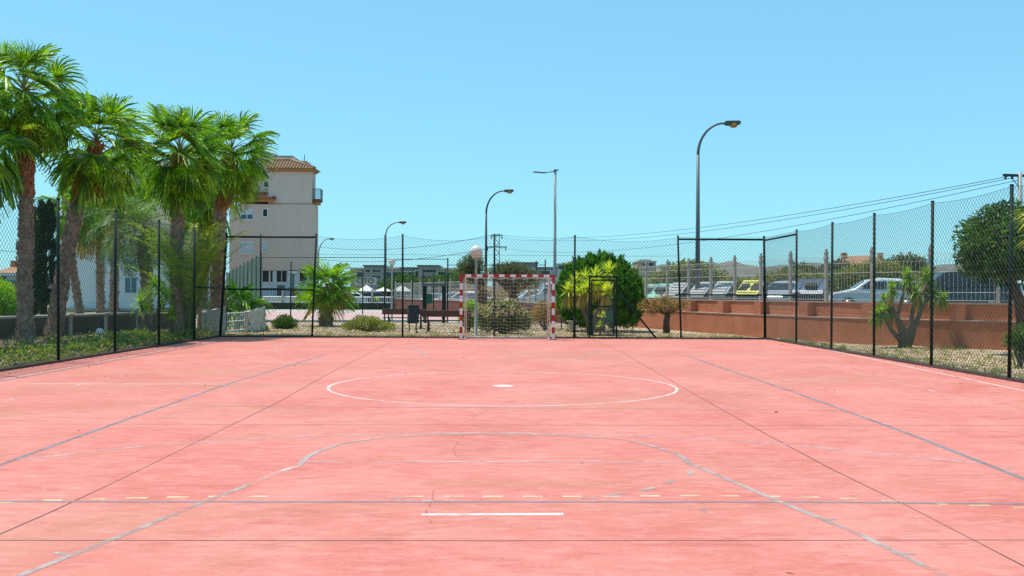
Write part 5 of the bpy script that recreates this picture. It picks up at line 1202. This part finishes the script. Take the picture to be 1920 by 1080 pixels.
def villa(label, px0, px1, pye, pyr, Y, wings=()):
    x0, x1 = P(px0, 500, Y).x, P(px1, 500, Y).x; root = thing('villa', label, 'building', (x0, Y, 0)); wd = x1-x0; ze, zr = P(px0, pye, Y).z, P(px0, pyr, Y).z
    mb = MB(); mb.bx(0, wd, 0, 9, 0, ze); mb.build('wall', 'far_white', root)
    mb = MB(); mb.add([(-.6, -.6, ze), (wd+.6, -.6, ze), (wd+.6, 9.6, ze), (-.6, 9.6, ze), (wd*.3, 4.5, zr), (wd*.7, 4.5, zr)], [(0, 1, 5, 4), (1, 2, 5), (2, 3, 4, 5), (3, 0, 4), (3, 2, 1, 0)]); mb.build('roof', 'orange_roof', root)
    for t in (.12, .85): mb = MB(); mb.bx(wd*t, wd*t+1.2, 3.5, 4.7, ze-.2, ze+(zr-ze)*.95+.8); mb.build('chimney', 'orange_roof', root)
    for t in (.2, .4, .6, .8): mb = MB(); mb.bx(wd*t-.6, wd*t+.6, -.06, -.005, ze-2.2, ze-.8); mb.build('window', 'glass', root)
villa('large villa with an orange tiled roof on the hill behind the right fence', 1578, 1672, 497, 478, 230)
villa('orange roofed house low on the skyline at the far left edge', -6, 26, 512, 496, 150)
block('white_house', 'grey white house with a long wall behind the lime shrub at the left edge', 110, [(-30, 34, 517, 'far_white', 0), (-30, 60, 532, 'concrete', -2)], [(5, 523, 1, .8, 0)])
# ================================================================== BAR WITH AWNINGS
bar = thing('terrace_bar', 'terrace bar with white awnings and a white sign behind the far court', 'bar', (P(640, 540, 128).x, 128, 0)); BO = Vector(bar.location)
def q_(px, py, Y=128): return P(px, py, Y)-BO
mb = MB(); a = q_(640, 560); b_ = q_(752, 560); mb.bx(a.x, b_.x, 2, 8, 0, q_(640, 543).z); mb.build('back_wall', 'wood_dark', bar)
for i, (x0p, x1p) in enumerate(((636, 668), (668, 700), (700, 733), (733, 770))):
    a, b_ = q_(x0p, 546), q_(x1p-1, 546); zt = q_(700, 538).z+(.3 if i % 2 else 0); mb = MB()
    mb.add([(a.x, 0, a.z), (b_.x, 0, a.z), (b_.x, 4, a.z), (a.x, 4, a.z), ((a.x+b_.x)/2, 2, zt)], [(0, 1, 4), (1, 2, 4), (2, 3, 4), (3, 0, 4), (3, 2, 1, 0)]); mb.build('awning', 'awning', bar)
for px in (640, 660, 697, 722, 752): mb = MB(); a = q_(px, 546); mb.box((a.x, .1, a.z/2), (.25, .2, a.z)); mb.build('post', 'lamp_light', bar)
a, b_ = q_(664, 534, 127), q_(706, 520, 127); mb = MB(); mb.bx(a.x, b_.x, -1, -.9, a.z, b_.z); sg = mb.build('sign', 'far_white', bar)
def text(body, size, loc, parent, m, rot=(R(90), 0, 0)):
    c = bpy.data.curves.new('lettering', 'FONT'); c.body = body; c.size = size; c.extrude = .02; c.align_x = 'CENTER'; c.align_y = 'CENTER'
    t_ = bpy.data.objects.new('lettering_source', c); me = bpy.data.meshes.new_from_object(t_); bpy.data.objects.remove(t_)
    o = bpy.data.objects.new('lettering', me); C.objects.link(o); o.location = loc; o.rotation_euler = rot; o.parent = parent; me.materials.clear(); me.materials.append(M[m]); return o
text('OTO', 1.0, ((a.x+b_.x)/2, -1.03, (a.z+b_.z)/2), sg, 'cast')
M['acid'] = mat('acid_green', (.50, .68, .04), .6, .1)
a, b_ = P(704, 563, 84.0), P(711, 557, 84.0); o = thing('notice_board', 'small acid green notice on the railing behind the far court', 'sign', (a.x, 84.1, 0)); mb = MB(); mb.bx(0, b_.x-a.x, -.03, .02, a.z, b_.z); mb.build('panel', 'acid', o); mb = MB(); mb.tube([(.17, .05, 0), (.17, .05, a.z+.1)], .03, 6); mb.build('post', 'lamp_grey', o)
mb = MB(); o = thing('round_sign', 'orange and white round sign behind the small stout palm', 'sign', (P(648, 555, 83.6).x, 83.6, 0)); zc = P(648, 557, 83.6).z
M['orange'] = mat('orange', (.55, .17, .06), .6, .1)
mb.tube([(0, 0, zc), (0, .05, zc)], .42, 20); mb.build('disc', 'orange', o); mb = MB(); mb.tube([(0, -.02, zc), (0, -.004, zc)], .30, 20); mb.build('face', 'white', o); mb = MB(); mb.tube([(0, .08, 0), (0, .08, zc)], .03, 6); mb.build('post', 'lamp_grey', o)
# ================================================================== RECYCLING CONTAINERS
M['teal'] = mat('teal_plastic', (.25, .55, .42), .5, .15); M['pale_lid'] = mat('pale_plastic', (.40, .40, .38), .55, .15); M['yellow'] = mat('yellow_plastic', (.72, .62, .08), .5, .12); M['body_grey'] = mat('container_body', (.16, .17, .17), .6, .2); M['blue'] = mat('blue_plastic', (.05, .12, .20), .4, .15); M['hole'] = mat('container_hole', (.03, .03, .03), .8)
def container(label, px, m, kind, Y=45, w_=.82, body='body_grey', rz=R(-42), s=1.0):
    b_ = P(px, 540, Y); zb = street_z(b_.x); root = thing('recycling_container', label, 'container', (b_.x, Y, zb), rz, 'recycling containers along the street'); h = w_/2
    prof = [(-.55, .12), (.5, .12), (.55, 1.40), (.30, 1.44), (-.60, .80)]
    mb = MB(); mb.prism([(y*s, z*s) for y, z in prof], 'x', -h, h); mb.build('body', body, root, bevel=.03)
    mb = MB()
    if kind == 'round': pr = [(-.68+.05, .80)]+[(-.66+1.2*math.sin(t*PI/16), .80+.72*math.sin(t*PI/16)**.8) for t in range(1, 9)]+[(.58, 1.45), (.3, 1.42), (-.45, .86)]
    else: pr = [(-.66, .80), (-.64, .86), (.28, 1.53), (.58, 1.50), (.58, 1.43), (.30, 1.45)]
    mb.prism([(y*s, z*s) for y, z in pr], 'x', -h-.04, h+.04); lid = mb.build('lid', m, root, bevel=.02)
    d = Vector((0, .92, .67)).normalized(); nr = Vector((0, -.67, .92)).normalized(); c0 = Vector((0, -.64, .865))*s
    rot = Matrix.Rotation(math.atan2(.67, .92), 3, 'X')
    if kind == 'slat':
        for k in range(5): mb = MB(); mb.box(c0+d*(.12+.22*k)*s+nr*.02, (w_-.12, .15, .03), rot); mb.build('rib', m, lid)
    if kind == 'holes':
        for sx in (-.29, .29): mb = MB(); mb.box(c0+d*.58*s+nr*.015+Vector((sx, 0, 0)), (.40, .50, .04), rot); mb.build('opening', 'hole', lid)
        for k in (.18, 1.0): mb = MB(); mb.box(c0+d*k*s+nr*.02, (w_-.14, .08, .05), rot); mb.build('rib', m, lid)
    if kind == 'round':
        for sx in (-.4, 0, .4): mb = MB(); mb.tube([((sx), y*s, z*s+.01) for y, z in pr[1:9]], .035, 6); mb.build('rib', m, lid)
        mb = MB(); mb.box((.1, -.3, 1.17), (.5, .25, .2), rot); mb.build('opening', 'hole', lid)
    for sx in (-1, 1):
        for sy in (-.4, .4): mb = MB(); mb.tube([(sx*(h-.1)-.03, sy, .07), (sx*(h-.1)+.03, sy, .07)], .07, 10); mb.build('wheel', 'rubber', root)
    return root
container('teal green container farthest left, next to the round cypress', 1219, 'teal', 'round', 50, .9)
container('rounded teal green container with a curved lid, second of the containers', 1241, 'teal', 'round', 47, .9)
container('pale slatted container directly right of the teal ones', 1271, 'pale_lid', 'slat', 46)
container('pale slatted container beside the tall lamp pole', 1316, 'pale_lid', 'slat', 45)
container('pale slatted container left of the yellow one', 1356, 'pale_lid', 'slat', 44.5)
container('yellow container with two dark openings in the lid', 1410, 'yellow', 'holes', 44, 1.05)
container('wide dark blue container with a rounded lid and ribs, farthest right', 1520, 'blue', 'round', 44, 1.35, 'bin_grey', R(-35))
# ================================================================== CARS
M['car_white'] = mat('car_white', (.74, .75, .76), .25, .05, .5, spec=.6); M['car_silver'] = mat('car_silver', (.40, .42, .44), .25, .08, .5, spec=.6); M['car_dark'] = mat('car_dark', (.03, .04, .05), .25, .1, .5, spec=.6); M['car_blue'] = mat('car_blue', (.03, .08, .2), .25, .1, .5, spec=.6)
M['head_light'] = mat('head_light', (.7, .7, .68), .15, .05); M['tail_light'] = mat('tail_light', (.5, .02, .02), .2, .1)
CARN = {'hatch': ([(-2.0, .35), (-2.02, .62), (-1.9, .80), (-1.05, .98), (-.45, 1.40), (.2, 1.50), (1.15, 1.46), (1.75, 1.02), (1.95, .92), (2.0, .5), (1.95, .32)], (-.98, 1.68, .98, 1.43)),
        'van': ([(-2.2, .35), (-2.22, .75), (-2.05, .95), (-1.45, 1.10), (-.85, 1.78), (-.3, 1.92), (1.9, 1.92), (2.12, 1.75), (2.2, .9), (2.15, .32)], (-1.35, 1.95, 1.12, 1.78)),
        'estate': ([(-2.1, .35), (-2.12, .6), (-1.95, .78), (-1.15, .95), (-.55, 1.36), (0, 1.45), (1.3, 1.43), (1.95, 1.05), (2.1, .95), (2.12, .5), (2.05, .32)], (-1.1, 1.88, .95, 1.37))}
def car(label, px, Y, rz, m, kind='hatch', group='cars parked along the street', z=None):
    b_ = P(px, 540, Y); zb = street_z(b_.x) if z is None else z; root = thing('parked_car', label, 'car', (b_.x, Y, zb), rz, group)
    prof, _ = CARN[kind]; hw_ = .86; belt = .95 if kind != 'van' else 1.08; top = max(p[1] for p in prof)
    # body: cross-sections narrowing above the belt line, arches cut by wheel openings
    mb = MB(); V = []; k = len(prof)
    def xw(z): return hw_ if z <= belt else hw_-.24*((z-belt)/(top-belt))
    for s in (-1, 1): V += [(x, s*xw(z_2), z_2) for x, z_2 in prof]
    mid = [(x, 0, z_2+(.03 if z_2 > belt else 0)) for x, z_2 in prof]; V += mid
    Fc = []
    for i in range(k): j = (i+1) % k; Fc.append((i, j, 2*k+j, 2*k+i)); Fc.append((2*k+i, 2*k+j, k+j, k+i))
    Fc.append(tuple(reversed(range(k)))); Fc.append(tuple(range(k, 2*k))); mb.add(V, Fc); body = mb.build('body', m, root, bevel=.05)
    # glasshouse
    up = [p for p in prof if p[1] > belt+.02]; xs0 = up[0][0]+.0; g = [(x, z_2) for x, z_2 in prof if z_2 > belt+.01]
    f0 = g[0] if kind == 'van' else (g[0][0]-.0, g[0][1]); topf = [p for p in g if p[1] >= top-.16]; xa, xb = topf[0][0], topf[-1][0]
    base_f = (prof[3][0], prof[3][1]); base_r = (prof[-4][0] if kind != 'van' else prof[-3][0], belt+.04)
    for s in (-1, 1):
        zt = top-.14; fx = xa+.12; rx = min(xb, base_r[0]-.12)-.02
        bx0 = base_f[0]+.22; bx1 = min(base_r[0]-.12, 1.7)
        q0, q1 = bx0, bx1; mid_ = (q0+q1)/2+.05
        for (u0, u1, t0, t1) in ((q0, mid_-.04, fx, mid_-.04), (mid_+.04, q1, mid_+.04, rx)):
            e = .012; mb = MB(); mb.add([(u0, s*(xw(belt+.06)+e), belt+.06), (u1, s*(xw(belt+.06)+e), belt+.06), (t1, s*(xw(zt)+e), zt), (t0, s*(xw(zt)+e), zt), (u0, s*(xw(belt+.06)-.01), belt+.06), (u1, s*(xw(belt+.06)-.01), belt+.06), (t1, s*(xw(zt)-.01), zt), (t0, s*(xw(zt)-.01), zt)], [(0, 1, 2, 3), (4, 5, 6, 7), (0, 1, 5, 4), (3, 2, 6, 7), (1, 2, 6, 5), (0, 3, 7, 4)]); mb.build('window', 'glass', root)
    def screen(pa, pb, name):
        a = Vector((pa[0], 0, pa[1])); b2 = Vector((pb[0], 0, pb[1])); d = b2-a; nr = Vector((-d.z, 0, d.x)).normalized()
        if nr.z < 0: nr = -nr
        a2 = a+d*.1+nr*.04; c2 = a+d*.9+nr*.04; V = []
        for q, of in ((a2, 0), (c2, 0), (a2, -.03), (c2, -.03)):
            w_ = xw(q.z)-.08
            for s in (-1, 1): V.append((q.x+nr.x*of, s*w_, q.z+nr.z*of))
        mb = MB(); mb.add(V, [(0, 1, 3, 2), (4, 5, 7, 6), (0, 1, 5, 4), (2, 3, 7, 6), (0, 2, 6, 4), (1, 3, 7, 5)]); mb.build(name, 'glass', root)
    screen(prof[3], prof[4], 'windscreen'); screen((prof[-4][0], prof[-4][1]) if kind != 'van' else prof[-2], prof[-5] if kind != 'van' else prof[-3], 'rear_window')
    for wx in (-1.25, 1.28):
        for s in (-1, 1):
            mb = MB(); mb.tube([(wx, s*.70, .31), (wx, s*.885, .31)], .31, 20); w_ = mb.build('wheel', 'rubber', root); mb = MB(); mb.tube([(wx, s*.88, .31), (wx, s*.897, .31)], .19, 14); mb.build('rim', 'chrome', w_)
    for s in (-1, 1):
        mb = MB(); mb.box((prof[1][0]+.05, s*.62, .70), (.14, .32, .14)); mb.build('headlight', 'head_light', root)
        mb = MB(); mb.box((prof[-2][0]+.0, s*.68, .84), (.1, .2, .22)); mb.build('tail_light', 'tail_light', root)
        mb = MB(); mb.box((base_f[0]+.35, s*.96, belt+.08), (.1, .16, .12)); mb.build('mirror', m, root)
    mb = MB(); mb.box((prof[0][0]-.02, 0, .42), (.08, 1.5, .2)); mb.build('bumper', m, root, bevel=.02)
    return root
car('white hatchback parked behind the wall left of the many stemmed yucca', 1640, 44.5, R(-14), 'car_white', 'van' if False else 'hatch')
car('silver estate car parked between the yellow and the blue container', 1476, 50, R(55), 'car_silver', 'estate')
car('dark van with bluish windows behind the last white fence post', 1795, 46, R(-10), 'car_dark', 'van')
car('white car near the right edge behind the dark green tree', 1890, 47, R(-18), 'car_white', 'estate')
car('dark car between the white hatchback and the dark van', 1722, 53, R(-12), 'car_dark', 'hatch')
car('white car seen through the left part of the goal net', 874, 74, R(-20), 'car_white', 'hatch')
car('white car seen through the right half of the goal net', 998, 66, R(12), 'car_white', 'estate')
car('white car partly behind the right goalpost', 1043, 66, R(8), 'car_white', 'van')
car('silver car left of the green door frame', 813, 90, R(10), 'car_silver', 'estate')
car('silver car just right of the green door frame', 846, 86, R(15), 'car_silver', 'hatch')
car('dark car behind the trunk of the small stout palm', 622, 98, R(0), 'car_dark', 'estate', z=.2)
car('white car behind the yellowing palm leaf', 653, 101, R(0), 'car_white', 'hatch', z=.0)
car('black car below the bar awnings', 690, 104, R(4), 'car_dark', 'estate', z=.1)
car('silver car at the foot of the apartment block left of the small palm', 585, 97, R(0), 'car_blue', 'hatch', z=.2)
# ================================================================== STREET VEGETATION
def hedge(name, label, path, h, w_, n, m, seed, z0=0.3, L=.22):
    rng = np.random.default_rng(seed); d = dense(path, .5); k = rng.integers(0, len(d), n); base_ = np.array(d)[k]
    hh = h*(.75+.25*np.sin(base_[:, 0]*.9+seed)*np.sin(base_[:, 1]*.53))
    p = np.stack([base_[:, 0]+rng.normal(size=n)*.3, base_[:, 1]+rng.normal(size=n)*w_*.35, z0+hh*rng.random(n)**.7], 1)
    dd = rng.normal(size=(n, 3))+np.array([0, 0, .5]); V, f = blades(p, dd, L*rng.uniform(.6, 1.4, n), L*.35*rng.uniform(.7, 1.3, n), rng)
    return tag(np_build(name, V, [(f, 0)], m), label, 'hedge')
hedge('hedge', 'yellowish hedge running behind the recycling containers and parked cars', [(P(1195, 540, 62).x, 62), (P(1460, 540, 60).x, 60), (P(1600, 540, 58).x, 58), (P(1800, 540, 56).x, 56), (P(1990, 540, 56).x, 56)], 3.3, 1.2, 34000, 'hedge', 91, .4, .26)
hedge('hedge', 'dry scrub hedge along the far side of the street behind the goal', [(P(850, 540, 100).x, 100), (P(1190, 540, 82).x, 82)], 1.9, 1.2, 9000, 'dry', 92, .2, .3)
for i, (px, py, r_, Y, lab) in enumerate(((757, 533, 3.2, 150, 'round green tree in front of the modern building, left of centre fence post'), (742, 536, 2.4, 148, 'small green tree left of the globe lamp before the modern building'), (815, 533, 2.6, 150, 'olive green tree in front of the modern building above the green door frame'), (850, 530, 3.4, 152, 'olive green tree between the modern building and the goal'), (1500, 516, 1.6, 75, 'low dark green bushy tree behind the silver estate car'), (1700, 505, 2.3, 80, 'dark green tree below the villa, right of the white hatchback'), (1570, 512, 1.8, 78, 'green tree below the left end of the villa'))):
    tree('far_tree', lab, px, Y, [(px, 556), (px, py+6)], [(px, py, r_*.75), (px-r_*7, py+3, r_*.6), (px+r_*7, py+3, r_*.6), (px+2, py-4, r_*.5)], 'bush' if i < 4 else 'olive', 100+i, 2600, .42, .16, .2, shell=.2)

# leaf litter blown against the fence feet and over the slab
rng = np.random.default_rng(21); n = 420
e = rng.random(n); lx = np.where(e < .35, BX0+.1+rng.exponential(.35, n), np.where(e < .6, BX1-.1-rng.exponential(.35, n), rng.uniform(BX0+.2, BX1-.2, n)))
ly = np.where((e >= .6) & (e < .85), BY-.1-rng.exponential(.5, n), rng.uniform(5, BY-.2, n)); keep = rng.random(n) < np.where(e >= .85, .6, 1.0)
p = np.stack([lx, ly, np.full(n, .006)], 1)[keep]; d = rng.normal(size=p.shape)*np.array([1, 1, .12])+np.array([0, 0, .05])
V, f = blades(p, d, rng.uniform(.03, .08, len(p)), .02, rng); M['litter'] = leaf_mat('litter', (.10, .05, .025), (.34, .22, .10), 0.1, .9)
tag(np_build('leaf_litter', V, [(f, 0)], 'litter'), 'dry leaves and crumbs of soil scattered over the court edges', 'leaf litter', kind='stuff')
